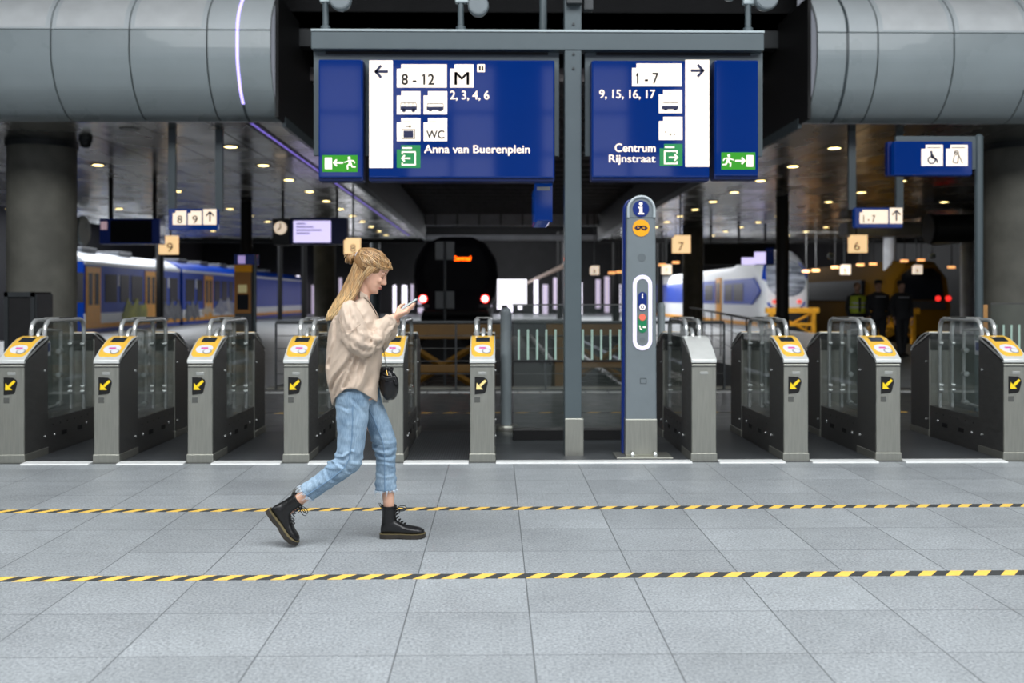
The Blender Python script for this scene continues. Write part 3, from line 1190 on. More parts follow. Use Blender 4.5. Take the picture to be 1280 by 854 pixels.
def spot(px, heads, lab):
    t = thing('spotlight', lab, 'spotlight', (X(px), SY, Z(41)), 'spotlights on top of the sign gantry')
    build('stem', MB().lathe([(0.045, 0), (0.045, 0.05), (0.028, 0.06), (0.028, 0.27)], (X(px), SY, Z(41)), n=16), M['grey_paint'], t, smooth=True)
    build('joint', MB().box(X(px) - 0.05, X(px) + 0.07, SY - 0.04, SY + 0.04, Z(5), Z(-6)), M['panel'], t, bevel=0.012)
    for (hx, hy, r_) in heads:
        c = at(hx, hy, SY - 0.05)
        r = r_ * SY / F
        hd = build('lamp_head', MB().lathe([(r * 0.55, 0.10), (r * 0.9, 0.06), (r, 0.0), (r * 1.0, -0.035), (r * 0.9, -0.05)], (c.x, c.y, c.z), 'y', 24), M['pillar_grey'], t, smooth=True)
        build('lens', MB().lathe([(r * 0.82, -0.055), (r * 0.82, -0.045)], (c.x, c.y, c.z), 'y', 24), M['pillar_grey'], hd, smooth=True)


spot(407, [(426, 0, 14)], 'round grey spotlight at the left end of the sign gantry')
spot(576, [(598, 8, 13)], 'round grey spotlight above the big left direction sign')
spot(935, [(957, -1, 15), (913, -8, 9)], 'double round spotlight at the right end of the sign gantry')

# thin pipe behind the gantry that carries the small edge-on sign
PY = 9.75
t = thing('hanging_sign', 'narrow blue sign seen edge-on, hanging from a pipe beside the gantry post', 'sign', (X(679, PY), PY, Z(226, Y=PY)))
build('pipe', MB().lathe([(0.036, 0), (0.036, 3.2)], (X(679, PY), PY, Z(230, Y=PY)), n=14), M['grey_paint'], t, smooth=True)
sb = build('sign_box', MB().box(X(669.5, PY - .4), X(689, PY - .4), PY - 0.4, PY + 0.5, Z(276, Y=PY - .4), Z(228, Y=PY - .4)), M['sign_blue'], t, bevel=0.01)
build('end_rails', MB().box(X(668, PY - .4), X(671, PY - .4), PY - 0.41, PY - 0.39, Z(278, Y=PY - .4), Z(226, Y=PY - .4)).box(X(687.5, PY - .4), X(690.5, PY - .4), PY - 0.41, PY - 0.39, Z(278, Y=PY - .4), Z(226, Y=PY - .4)), M['sign_blue'], t)
build('light_band', MB().box(X(670, PY - .4), X(688.5, PY - .4), PY - 0.405, PY - 0.398, Z(238, Y=PY - .4), Z(233.5, Y=PY - .4)), M['label_grey'], t)

FY = SY - 0.20      # face of the big panels


def panel(parent, name, x0, y0, x1, y1):
    mb = MB().box(X(x0, FY), X(x1, FY), FY, FY + 0.17, Z(y1, Y=FY), Z(y0, Y=FY))
    o = build(name, mb, M['sign_blue'], parent, bevel=0.012)
    mb = MB().box(X(x0, FY) - 0.004, X(x1, FY) + 0.004, FY + 0.03, FY + 0.20, Z(y1, Y=FY) - 0.03, Z(y0, Y=FY) + 0.004)
    build('sign_housing', mb, M['sign_edge'], parent, bevel=0.01)
    return o


def tabbed(x0, y0, x1, y1, tab, left=True):
    """white pictogram card with a folder tab corner"""
    return [(x0 + tab, y0), (x1, y0), (x1, y1), (x0, y1), (x0, y0 + tab), (x0 + tab, y0 + tab)]


def arrow_h(cx, cy, L, hh, w_, sgn):
    """horizontal arrow, sgn=-1 pointing left"""
    tip = cx + sgn * L / 2
    return [line(cx - sgn * L / 2, cy, tip - sgn * w_ * 0.3, cy, w_), line(tip, cy + w_ * 0.2, tip - sgn * hh, cy - hh, w_), line(tip, cy - w_ * 0.2, tip - sgn * hh, cy + hh, w_)]


def running_man(x0, y0, s, sgn):
    def q(a, b):
        return (x0 + sgn * a * s, y0 + b * s)
    P = [disc(q(0, -5.2)[0], q(0, -5.2)[1], 1.35 * s, 12)]
    P.append([q(-1.4, -3.4), q(1.2, -3.6), q(0.2, 0.6), q(-2.4, 0.6)])
    P.append([q(-1.8, 0.2), q(0.2, -0.4), q(2.4, 1.8), q(1.0, 2.6)])
    P.append([q(2.4, 1.6), q(1.0, 2.4), q(0.6, 5.2), q(2.0, 5.4)])
    P.append([q(-2.4, 0.0), q(-0.8, 0.8), q(-2.2, 3.4), q(-3.4, 2.8)])
    P.append([q(-2.4, 2.4), q(-2.4, 3.6), q(-6.0, 3.8), q(-6.0, 2.6)])
    P.append([q(0.6, -3.4), q(1.4, -2.6), q(4.6, -1.6), q(4.4, -0.6), q(0.6, -1.8)])
    P.append([q(-1.0, -3.4), q(-0.6, -2.4), q(-3.8, -2.0), q(-4.8, 0.0), q(-5.6, -0.6), q(-4.4, -3.0)])
    return P


# left exit panel
t = thing('exit_sign', 'tall blue sign with green left-pointing exit pictogram, at the left end', 'exit sign', (X(425, FY), FY, Z(222, Y=FY)), None)
p = panel(t, 'sign_face', 398, 75, 453, 222)
gp = flat('exit_pictogram', [rect(403, 194, 447, 215)], FY, M['exit_green'], t)
flat('exit_symbols', [rect(406, 197, 415, 211.5)] + arrow_h(423, 203.5, 12, 4, 2.2, -1) + running_man(436.5, 204.5, 1.35, -1), FY - 0.004, M['sign_white'], gp)
# right exit panel
t = thing('exit_sign', 'tall blue sign with green right-pointing exit pictogram, at the right end', 'exit sign', (X(921, FY), FY, Z(220, Y=FY)), None)
p = panel(t, 'sign_face', 894, 74, 948, 219)
gp = flat('exit_pictogram', [rect(901.5, 190.5, 944, 212)], FY, M['exit_green'], t)
flat('exit_symbols', [rect(933, 194, 941.5, 208.5)] + arrow_h(925, 201, 12, 4, 2.2, 1) + running_man(911, 201.5, 1.35, 1), FY - 0.004, M['sign_white'], gp)

# left direction panel
t = thing('direction_sign', 'wide blue direction sign reading 8-12 and Anna van Buerenplein', 'sign', (X(577, FY), FY, Z(222, Y=FY)))
panel(t, 'sign_face', 461, 75, 693, 222)
wp_ = flat('arrow_column', [rect(461.5, 75.5, 491, 210)], FY, M['sign_white'], t)
flat('left_arrow', arrow_h(477, 89.5, 16, 7.5, 3.2, -1), FY - 0.004, M['ink'], wp_)


def card(x0, y0, x1, y1, tab=5.5, m='sign_white'):
    c = flat('pictogram_card', [[(x0 + tab, y0), (x1, y0), (x1, y1), (x0, y1), (x0, y0 + tab), (x0 + tab, y0 + tab)]], FY, M[m], t)
    if m == 'sign_white':
        flat('tab_print', [rect(x0 + tab + 2, y0 + 2.6, x0 + tab + 11, y0 + 4.4)], FY - 0.004, mat('faint_print', (222, 210, 196), 0.6, emit=(222, 210, 196), strength=0.4), c)
    return c


c = card(496, 80.5, 558.5, 109.5)
text('lettering', '8 - 12', 502, 92.5, 543, 106, FY - 0.004, M['ink_black'], c, bold=0.014)
flat('numeral_flag', [line(527.0, 95.4, 529.8, 93.2, 1.3)], FY - 0.004, M['ink_black'], c)
c = card(562.5, 80.5, 592, 109.5)
text('lettering', 'M', 568, 90, 586.5, 106, FY - 0.004, M['ink_black'], c, bold=0.01)
s_ = flat('lift_symbol', [rect(596.5, 80.5, 606, 90)], FY, M['sign_cream'], t)
flat('symbol_print', [rect(598.5, 82.5, 601, 88.2), rect(602, 82.5, 604.4, 88.2)], FY - 0.004, M['ink_black'], s_)
c = card(496, 114, 525.5, 143)
flat('bus_symbol', [rect(500.5, 133, 521, 137.5), disc(504.8, 138, 2.3, 12), disc(516.8, 138, 2.3, 12)], FY - 0.004, M['ink'], c)
flat('bus_outline', [line(501, 128.5, 520, 128.5, 0.8), line(501, 128.5, 500.6, 134, 0.6), line(520, 128.5, 521, 134, 0.6), line(506, 128.5, 506, 133, .5), line(511, 128.5, 511, 133, .5), line(516, 128.5, 516, 133, .5)], FY - 0.004, M['ink_soft'], c)
c = card(529.5, 114, 559, 143)
flat('tram_symbol', [rect(533.5, 133.5, 554.5, 137.5), rect(536, 137, 540, 139), rect(548, 137, 552, 139)], FY - 0.004, M['ink'], c)
flat('tram_outline', [line(534.5, 129.5, 554, 129.5, 0.8), line(534.5, 129.5, 533.8, 134, 0.6), line(554, 129.5, 554.6, 134, 0.6)], FY - 0.004, M['ink_soft'], c)
c = card(496, 147.5, 525.5, 176.5)
flat('locker_symbol', [rect(504.5, 163.5, 516.5, 172)], FY - 0.004, M['ink'], c)
flat('locker_outline', ring2d(rect(502, 161.5, 519, 173.6), rect(503, 162.5, 518, 172.6)) + [line(507, 158, 513, 158, 1.0), disc(512.5, 158, 1.7, 10)], FY - 0.004, M['ink_soft'], c)
c = card(529.5, 147.5, 559, 176.5)
text('lettering', 'WC', 533, 163, 555.5, 173.2, FY - 0.004, M['ink_black'], c, bold=0.012)
c = card(496, 181.5, 525.5, 210, m='exit_green2')
flat('way_out_symbol', [line(502, 190, 519.5, 190, 1.8), line(519, 190, 519, 206.5, 1.8), line(502, 206, 519.5, 206, 1.8), line(502.8, 190, 502.8, 193, 1.6), line(502.8, 203, 502.8, 206, 1.6)] + arrow_h(507.5, 198, 11, 4, 2, -1) + [rect(503, 184, 515, 186)], FY - 0.004, M['sign_white'], c)
text('lettering', '2, 3, 4, 6', 562.5, 113.5, 611.5, 126, FY, M['sign_white'], t, bold=0.020)
text('lettering', 'Anna van Buerenplein', 530, 181.5, 662.5, 194.5, FY, M['sign_white'], t, bold=0.020)

# right direction panel
t = thing('direction_sign', 'blue direction sign reading 1-7 and Centrum Rijnstraat', 'sign', (X(813, FY), FY, Z(222, Y=FY)))
panel(t, 'sign_face', 740, 75, 887, 221)
wp_ = flat('arrow_column', [rect(856.5, 74.8, 886.5, 208.5)], FY, M['sign_white'], t)
flat('right_arrow', arrow_h(871.5, 88.3, 16, 7.5, 3.2, 1), FY - 0.004, M['ink'], wp_)
c = card(790, 79.5, 852, 108)
text('lettering', '1 - 7', 796, 91, 823, 105, FY - 0.004, M['ink_black'], c, bold=0.014)
flat('numeral_flag', [line(795.0, 94.6, 797.8, 92.2, 1.3)], FY - 0.004, M['ink_black'], c)
c = card(823.5, 112.5, 852.5, 141.5)
flat('tram_symbol', [rect(827.5, 132.5, 848, 136.5), rect(830, 136, 834, 138), rect(842, 136, 846, 138)], FY - 0.004, M['ink'], c)
flat('tram_outline', [line(828.5, 128.5, 847.5, 128.5, 0.8)], FY - 0.004, M['ink_soft'], c)
c = card(823.5, 146, 853, 175)
flat('small_symbol', [disc(832, 165, 1.0, 8), disc(838, 168, 1.4, 8), disc(843, 168, 1.0, 8)], FY - 0.004, M['ink_soft'], c)
c = card(824.5, 180, 853, 207.5, m='exit_green2')
flat('way_out_symbol', [line(830, 189, 847, 189, 1.8), line(830.8, 189, 830.8, 205, 1.8), line(830, 204.5, 847, 204.5, 1.8), line(846, 189, 846, 192, 1.6), line(846, 201.5, 846, 204.5, 1.6)] + arrow_h(841.5, 196.8, 11, 4, 2, 1) + [rect(831, 183, 843, 185)], FY - 0.004, M['sign_white'], c)
text('lettering', '9, 15, 16, 17', 749, 112.3, 819, 124.5, FY, M['sign_white'], t, bold=0.020)
text('lettering', 'Centrum', 768.5, 179.5, 819.5, 190, FY, M['sign_white'], t, bold=0.020)
text('lettering', 'Rijnstraat', 761, 193.5, 819.5, 206, FY, M['sign_white'], t, bold=0.020)

# ------------------------------------------------------------------ information pillar
IY = 9.12


def PX(px, Y=IY):
    return atx(px, Y)


def PZ(py, Y=IY):
    return at(800, py, Y).z


t = thing('information_pillar', 'tall grey information pillar with a blue i disc and call buttons', 'information pillar', (PX(802), IY + 0.08, 0))
build('base_plate', MB().box(PX(769), PX(838.5), IY - 0.12, IY + 0.2, 0.012, 0.027), M['steel'], t, bevel=0.003)
xa, xb = PX(783.5), PX(819.5)
cx, r = (xa + xb) / 2, (xb - xa) / 2
out = [(xa - 0.012, 0.027), (xb + 0.012, 0.027), (xb, PZ(262))] + [(cx + r * cos(a * pi / 14), PZ(262) + r * sin(a * pi / 14)) for a in range(1, 14)] + [(xa, PZ(262))]
sh = build('front_shell', MB().prism(out, 'y', IY, IY + 0.10), M['pillar_grey'], t, bevel=0.012)
out2 = [(a - 0.02, b) for a, b in out]
bk = build('rear_shell', MB().prism([(min(a, xb - 0.01), min(b, PZ(248))) for a, b in out2], 'y', IY + 0.10, IY + 0.19), M['info_blue'], t, bevel=0.01)
bk['label'] = 'dark blue rear half of the pillar'
rim = []
for k in range(15):
    a = k * pi / 14
    rim.append((cx + (r - 0.012) * cos(a), IY - 0.004, PZ(262) + (r - 0.012) * sin(a)))
rim = [(xb - 0.012, IY - 0.004, PZ(272))] + rim + [(xa + 0.012, IY - 0.004, PZ(272))]
build('cap_rim', MB().tube(rim, 0.012, 8), M['pillar_light'], sh, smooth=True)
build('shell_joint', MB().box(xa, xb, IY - 0.001, IY + 0.02, PZ(272.5), PZ(271.8)), M['grey_dark'], sh)
o = flat('info_disc', [disc(801, 261, 10.3, 32)], IY, M['info_blue'], sh, t=0.006)
flat('info_letter', [disc(801, 254.8, 2.2, 14), [(797.8, 258.5), (803, 258.5), (803, 266), (805, 266), (805, 268), (797.5, 268), (797.5, 266), (799.3, 266), (799.3, 260.3), (797.8, 260.3)]], IY - 0.006, M['sign_white'], o)
o = flat('operator_disc', [disc(801.3, 285, 10.6, 32)], IY, M['info_orange'], sh, t=0.006)
flat('operator_arrows', [line(796, 286.3, 798.6, 286.3, 1.7), line(798.2, 286.8, 802.8, 282.4, 1.7), line(802.4, 282.9, 805.5, 282.9, 1.7), line(797.2, 282.9, 800, 282.9, 1.7),
                         line(799.6, 282.4, 804.2, 287.2, 1.7), line(803.8, 286.9, 806.5, 286.9, 1.7), [(792.8, 284.9), (796.6, 281.2), (796.6, 288.2)], [(809.8, 285.1), (806, 281.6), (806, 288.6)]], IY - 0.006, M['ink'], o)
flat('speaker_grille', [disc(802, 322, 5.2, 20)], IY, mat('speaker_mesh', (96, 104, 108), 0.6), sh, t=0.002)


def stadium(cx_, y0, y1, r_, n_=10):
    P = [(cx_ + r_ * cos(pi * k / n_ + pi), y0 + r_ + r_ * sin(pi * k / n_ + pi)) for k in range(n_ + 1)]
    P += [(cx_ + r_ * cos(pi * k / n_), y1 - r_ + r_ * sin(pi * k / n_)) for k in range(n_ + 1)]
    return P


o = flat('light_ring', ring2d(stadium(803, 343.5, 438, 12), stadium(803, 348.5, 433, 7.4)), IY, M['info_ring'], sh, t=0.008)
pn = flat('call_panel', [stadium(803, 348.5, 433, 7.2)], IY, M['pillar_grey'], sh, t=0.003)
o = flat('information_button', [stadium(803, 365, 389, 5.3)], IY - 0.003, M['info_blue'], sh, t=0.005)
flat('button_ring', ring2d(disc(803, 384, 3.9, 18), disc(803, 384, 2.2, 18)) + [disc(803, 384, 1.2, 10), rect(802.3, 368.5, 803.7, 373), disc(803, 367.6, .8, 8)], IY - 0.008, M['sign_white'], o)
o = flat('emergency_button', [stadium(803, 392, 416, 5.3)], IY - 0.003, M['sos_green'], sh, t=0.005)
flat('red_button', [disc(803, 396.5, 4.3, 18)], IY - 0.008, M['sos_red'], o)
flat('phone_symbol', [line(799.6, 407, 800.4, 411, 1.3), line(800.4, 411, 802.5, 412.5, 1.3), rect(803.5, 408, 807, 410)], IY - 0.008, M['sign_white'], o)
flat('small_socket', ring2d(rect(800, 473, 808, 480), rect(800.6, 473.6, 807.4, 479.4)), IY, M['grey_dark'], sh, t=0.002)
flat('lower_mesh', [disc(803, 425, 3.6, 16)], IY - 0.003, mat('speaker_mesh_lower', (104, 112, 116), 0.6), sh, t=0.002)
build('steel_foot', MB().box(xa - 0.014, xb + 0.014, IY - 0.006, IY + 0.11, 0.027, PZ(524)), M['steel'], sh, bevel=0.006)
for px in (790, 818):
    build('bolt', MB().lathe([(0.018, 0), (0.018, 0.02), (0.01, 0.035)], (PX(px), IY - 0.05, 0.027), n=8), M['steel_tube'], t)

# ------------------------------------------------------------------ glass barriers beside the gates
def barrier(x0, x1, y, lab, nx, zt=1.37):
    t = thing('glass_barrier', lab, 'barrier', ((x0 + x1) / 2, y, 0))
    build('base_channel', MB().box(x0, x1, y - 0.06, y + 0.06, 0.0, 0.10), M['black'], t, bevel=0.004)
    build('top_of_channel', MB().box(x0, x1, y - 0.065, y + 0.065, 0.10, 0.125), M['steel_dark'], t)
    w_ = (x1 - x0) / nx
    for i in range(nx):
        gl = build('glass_pane', MB().box(x0 + i * w_ + 0.01, x0 + (i + 1) * w_ - 0.01, y - 0.006, y + 0.006, 0.125, zt), M['glass'], t)
    build('top_edge', MB().box(x0, x1, y - 0.008, y + 0.008, zt, zt + 0.014), M['steel_dark'], t)
    build('crossbar', MB().box(x0, x1, y - 0.02, y - 0.008, 0.79, 0.808), M['plastic_dark'], t)
    k = 0
    x = x0 + 0.05
    while x < x1 - 0.03:
        build('marking_bar', MB().box(x, x + 0.022, y - 0.012, y - 0.006, 0.815, 1.125), M['frost'], t)
        x += 0.0935
    return t


BY = 10.35
barrier(atx(641, BY), atx(778, BY), BY, 'clear glass barrier with pale vertical bars left of the information pillar', 2)
barrier(atx(1238, 12.0), atx(1420, 12.0), 12.0, 'clear glass barrier with pale bars behind the rightmost ticket gate', 3)


def bollard(px, py_base, ztop, w_px, lab, Yb):
    r = w_px / 2 * Yb / F
    x = atx(px, Yb)
    t = thing('barrier_post', lab, 'post', (x, Yb, 0), None)
    build('pole', MB().lathe([(r, 0.05), (r, ztop - r), (r * 0.8, ztop - r * 0.35), (r * 0.3, ztop)], (x, Yb, 0), n=20), M['panel'], t, smooth=True)
    build('foot_flange', MB().lathe([(r + 0.075, 0), (r + 0.075, 0.045), (r + 0.065, 0.06), (r, 0.06)], (x, Yb, 0), n=28), M['steel'], t, smooth=True)
    return t


bollard(632.5, 545, at(632, 384, 11.08).z, 14, 'round grey post under the white notice board, with disc foot', 11.08)
bollard(826.5, 545, at(826, 378, 11.08).z, 9.5, 'slim round grey post right of the information pillar, with domed top', 11.08)
NY = 10.96
t = thing('notice_board', 'small bright white notice board on the round grey post', 'notice board', (atx(640, NY), NY, 1.37))
build('board', MB().box(atx(621, NY), atx(659, NY), NY, NY + 0.04, at(640, 382, NY).z, at(640, 348.5, NY).z), M['board_white'], t, bevel=0.012)
build('bracket', MB().box(atx(628, NY), atx(637, NY), NY + 0.04, NY + 0.06, 1.38, 1.5), M['grey_paint'], t)

# railing at the head of the tracks
t = thing('railing', 'dark wire railing along the platform end in front of the tracks', 'railing', (0.5, 15.95, 0))
x0, x1 = atx(345, 15.95), atx(905, 15.95)
build('handrail', MB().tube([(x0, 15.95, 1.06), (x1, 15.95, 1.06)], 0.026, 8, side=(0, 0, 1)), M['grey_dark'], t, smooth=True)
for z in (0.25, 0.45, 0.65, 0.85):
    build('wire', MB().tube([(x0, 15.95, z), (x1, 15.95, z)], 0.007, 6, side=(0, 0, 1)), M['steel_dark'], t, smooth=True)
for i in range(6):
    x = x0 + (x1 - x0) * i / 5
    build('upright', MB().box(x - 0.012, x + 0.012, 15.92, 15.98, 0, 1.05), M['grey_dark'], t)
t = thing('railing', 'dark railing running back along the right platform edge', 'railing', (7, 30, 0))
pa, pb = Vector((atx(958, 16.2), 16.2, 1.06)), Vector((atx(862, 40), 40, 1.06))
build('handrail', MB().tube([pa, pb], 0.026, 8, side=(0, 0, 1)), M['black'], t, smooth=True)
for i in range(9):
    q = pa.lerp(pb, i / 8)
    build('upright', MB().box(q.x - 0.012, q.x + 0.012, q.y - 0.02, q.y + 0.02, 0, 1.05), M['black'], t)
for z in (0.35, 0.7):
    build('wire', MB().tube([(pa.x, pa.y, z), (pb.x, pb.y, z)], 0.007, 6, side=(0, 0, 1)), M['black'], t, smooth=True)

# ------------------------------------------------------------------ buffer stops
def buffer_stop(cx_, y, lab, w_=1.5, z0=-1.06, ym='buffer_shaded'):
    t = thing('buffer_stop', lab, 'buffer stop', (cx_, y, z0), 'yellow buffer stops')
    for s in (-1, 1):
        build('upright', MB().box(cx_ + s * w_ / 2 - 0.09, cx_ + s * w_ / 2 + 0.09, y - 0.09, y + 0.09, z0, 0.92), M[ym], t, bevel=0.01)
        a = MB().tube([(cx_ + s * w_ / 2, y + 0.1, 0.7), (cx_ + s * w_ / 2, y + 2.2, z0 + 0.05)], 0.08, 4, side=(1, 0, 0))
        build('rear_brace', a, M[ym], t)
        build('buffer_pad', MB().lathe([(0.2, 0), (0.2, 0.06), (0.08, 0.07), (0.08, 0.2)], (cx_ + s * w_ * 0.3, y + 0.18, 0.75), 'y', 18), M['train_dark'], t, smooth=True)
    build('top_beam', MB().box(cx_ - w_ / 2 - 0.25, cx_ + w_ / 2 + 0.25, y - 0.12, y + 0.12, 0.72, 0.98), M[ym], t, bevel=0.01)
    build('lower_beam', MB().box(cx_ - w_ / 2, cx_ + w_ / 2, y - 0.08, y + 0.08, 0.12, 0.26), M[ym], t, bevel=0.01)
    for s in (-1, 1):
        mb = MB().tube([(cx_ - s * w_ * 0.46, y, 0.72), (cx_ + s * w_ * 0.46, y, -0.25)], (0.06), 4, side=(0, 1, 0))
        build('diagonal_brace', mb, M[ym], t)


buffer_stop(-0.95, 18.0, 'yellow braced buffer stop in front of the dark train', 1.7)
buffer_stop(1.95, 19.2, 'yellow buffer stop behind the glass barrier', 1.5)
# ------------------------------------------------------------------ trains
def windows_on(side_x, sgn, Y0, Y1, z0, z1, parent, m='train_window', name='window', t=0.02):
    return build(name, MB().box(side_x - (t if sgn < 0 else 0.0), side_x + (t if sgn > 0 else 0.0), min(Y0, Y1), max(Y0, Y1), z0, z1), M[m], parent, bevel=0.01)


SXL = -16.6


def yl(px, X_=SXL):
    """distance along a train side at X_ that a frame column meets"""
    a = YAW + atan((px - 640) / F)
    return X_ / tan(a)


t = thing('train', 'blue and yellow train with graffiti at the left platform', 'train', (-18.0, 52, -1.0))
cars = [(41.2, yl(225.0), 'train_roof', 'leading car'), (yl(228.5), 88.0, 'train_blue', 'second car')]
for (ya, yb, roof, nm) in cars:
    prof = [(-19.35, -0.75), (SXL, -0.75), (SXL, 2.80), (SXL - 0.12, 2.95), (-19.2, 2.95), (-19.35, 2.8)]
    body = build('car_body', MB().prism(prof, 'y', ya, yb), M['train_blue'], t, bevel=0.04)
    prof = [(SXL - 0.02, 2.92), (SXL - 0.30, 3.16), (SXL - 0.75, 3.36), (-18, 3.42), (-18.8, 3.3), (-19.3, 2.92)]
    rf = build('roof', MB().prism(prof, 'y', ya, yb), M[roof], t, smooth=True, angle=50)
    if roof == 'train_roof':
        rf['label'] = 'roof with white sky reflection painted in'
    build('cantrail_stripe', MB().box(SXL - 0.02, SXL + 0.015, ya, yb, 2.80, 2.93), M['train_white'], body)
    build('lower_stripe', MB().box(SXL - 0.02, SXL + 0.015, ya, yb, 0.38, 0.80), M['train_white'], body)
    build('sill_stripe', MB().box(SXL - 0.02, SXL + 0.02, ya, yb, 0.18, 0.38), M['train_yellow'], body)
    build('underframe', MB().box(-19.2, SXL - 0.05, ya + 0.3, yb - 0.3, -1.0, -0.05), M['train_dark'], t)
    k_ = ya + 1.5
    while k_ < min(yb, 80) - 3:
        build('roof_unit', MB().box(-18.7, SXL - 0.7, k_, k_ + 1.6, 3.38, 3.58), M['train_trim'], t, bevel=0.04)
        k_ += 4.2
build('gangway', MB().box(-19.1, SXL - 0.15, yl(225.0), yl(228.5), -0.6, 3.0), M['train_dark'], t)
for (a, b) in ((107, 125), (181, 194.5), (255, 265.5)):
    ya, yb = yl(a), yl(b)
    d = build('door', MB().box(SXL, SXL + 0.035, ya, yb, 0.38, 2.72), M['train_yellow'], t, bevel=0.01)
    L = yb - ya
    for q in (0.14, 0.58):
        build('door_window', MB().box(SXL + 0.03, SXL + 0.045, ya + L * q, ya + L * (q + 0.28), 1.15, 2.45), M['train_window'], d)
for (a, b) in ((92, 104), (131, 146), (150, 161), (164, 178), (198, 208), (212, 222), (232, 243), (246, 253), (268, 275), (277, 284), (286, 291)):
    windows_on(SXL, 1, yl(a), yl(b), 1.25, 2.45, t)
for px in (147.5, 210, 244.5):
    windows_on(SXL, 1, yl(px), yl(px + 1.6), 1.95, 2.45, t, 'train_white', 'number_plate', 0.015)


def blob(name, px0, px1, zlo, zhi, m, seed, lift=0.03):
    r_ = random.Random(seed)
    n_ = 26
    P = []
    for k in range(n_):
        u = k / (n_ - 1)
        P.append((yl(px0 + (px1 - px0) * u), zhi - abs(sin(u * 9 + seed)) * 0.38 - r_.uniform(0, 0.12) - 0.45 * abs(2 * u - 1) ** 4))
    for k in range(n_):
        u = 1 - k / (n_ - 1)
        P.append((yl(px0 + (px1 - px0) * u), zlo + r_.uniform(0, 0.15) + 0.2 * abs(sin(u * 7 + seed))))
    mb = MB()
    h_ = len(P) // 2
    for k in range(h_ - 1):
        a, b, c, d = P[k], P[k + 1], P[-k - 2], P[-k - 1]
        mb.prism([a, b, c, d], 'x', SXL + 0.02, SXL + lift + 0.01)
    o = build(name, mb, m, t)
    return o


G1 = mat('graffiti_olive', (176, 172, 48), 0.6, rgb2=(120, 128, 40), scale=1.2)
G2 = mat('graffiti_grey', (74, 78, 88), 0.6, rgb2=(120, 122, 128), scale=2.0)
G3 = mat('graffiti_white', (208, 204, 206), 0.6, rgb2=(120, 130, 170), scale=1.2)
G4 = mat('graffiti_cream', (226, 206, 180), 0.6, rgb2=(190, 170, 150), scale=1.2)
for (a, b, lo, hi, m_, sd, lb) in ((152, 183, 0.2, 1.55, G1, 1, 'olive yellow graffiti'), (203, 227, 0.1, 1.5, G2, 2, 'grey graffiti'),
                                   (231, 249, 0.1, 1.45, G2, 5, 'grey graffiti'), (252, 266, 0.3, 1.3, G4, 3, 'cream graffiti'), (268, 296, 0.3, 1.6, G3, 4, 'white graffiti')):
    blob('graffiti', a, b, lo, hi, m_, sd)['label'] = lb

# dark train on the middle track
CY = 35.0
t = thing('train', 'dark train with two red tail lamps on the middle track', 'train', (-1.4, 48, -1.0))
PXc = 569.5


def cp(px, py, Y=CY):
    v = at(px, py, Y)
    return (v.x, v.z)


outl = [(532, 392), (521, 372), (517, 346), (519, 326), (532, 303), (550, 295), (590, 295), (606, 303), (620, 325), (622.5, 346), (618, 372), (606, 392)]
oo = [cp(*p) for p in outl]
ccx, ccz = cp(569.5, 345)
rs = []
for (d, s_) in ((0.0, 0.93), (0.12, 0.97), (0.5, 1.0), (3.0, 1.02), (30, 1.02)):
    rs.append([Vector((ccx + (a - ccx) * s_, CY + d, ccz + (b - ccz) * s_)) for a, b in oo])
nose = build('car_body', MB().rings(rs), M['train_navy'], t, smooth=True, angle=25)
iw = [cp(*p) for p in [(536, 362), (529, 345), (530, 330), (541, 309), (598, 309), (609, 330), (610, 345), (603, 362)]]
ws = build('windscreen', MB().prism(iw, 'y', CY - 0.02, CY + 0.05), M['train_window'], t)
for s_ in (0, 1):
    pts = [oo[i] for i in ((1, 2, 3, 4) if s_ == 0 else (10, 9, 8, 7))]
    build('edge_trim', MB().tube([(ccx + (a - ccx) * .99, CY + 0.12, ccz + (b - ccz) * .99) for a, b in pts], 0.035, 6), M['train_trim'], t, smooth=True)
for px in (529, 606.3):
    x, z = cp(px, 373.5)
    q = build('tail_lamp', MB().lathe([(0.14, -0.06), (0.16, 0.05)], (x, CY, z), 'y', 18), M['red_light'], t, smooth=True)
    build('lamp_core', MB().lathe([(0.11, -0.09), (0.11, -0.05)], (x, CY, z), 'y', 14), M['white_core'], q, smooth=True)
    build('lamp_shelf', MB().box(x - 0.2, x + 0.2, CY - 0.05, CY + 0.1, z - 0.3, z - 0.2), M['train_trim'], t)
text('destination_text', 'Centraal', 566.5, 320.5, 588.5, 325.5, CY - 0.03, M['amber'], t, bold=0.03)
build('bumper_beam', MB().box(cp(528, 0)[0], cp(611, 0)[0], CY - 0.3, CY + 0.3, cp(0, 395)[1], cp(0, 388)[1]), M['train_dark'], t, bevel=0.05)
build('underframe', MB().box(-2.6, -0.2, CY + 0.2, 64, -0.95, 0.85), M['train_dark'], t)

t = thing('signal_post', 'slim post with two paired grey panels in front of the dark train', 'signal post', (atx(556, 24), 24, -1.1))
build('pole', MB().tube([(atx(556, 24), 24.1, -1.1), (atx(556, 24), 24.1, at(556, 302, 24).z)], 0.03, 8), M['grey_dark'], t, smooth=True)
for (y0, y1) in ((302, 325), (364, 386)):
    for (a, b) in ((544, 554.5), (557.5, 568)):
        build('panel', MB().box(atx(a, 24), atx(b, 24), 24, 24.05, at(0, y1, 24).z * 0 + at(556, y1, 24).z, at(556, y0, 24).z), M['grey_dark'], t, bevel=0.01)

# white and blue train on the right
RX = 13.1
RY = 50.5
t = thing('train', 'white train with blue rimmed windscreen at the right platform', 'train', (14.5, 60, -1.0))


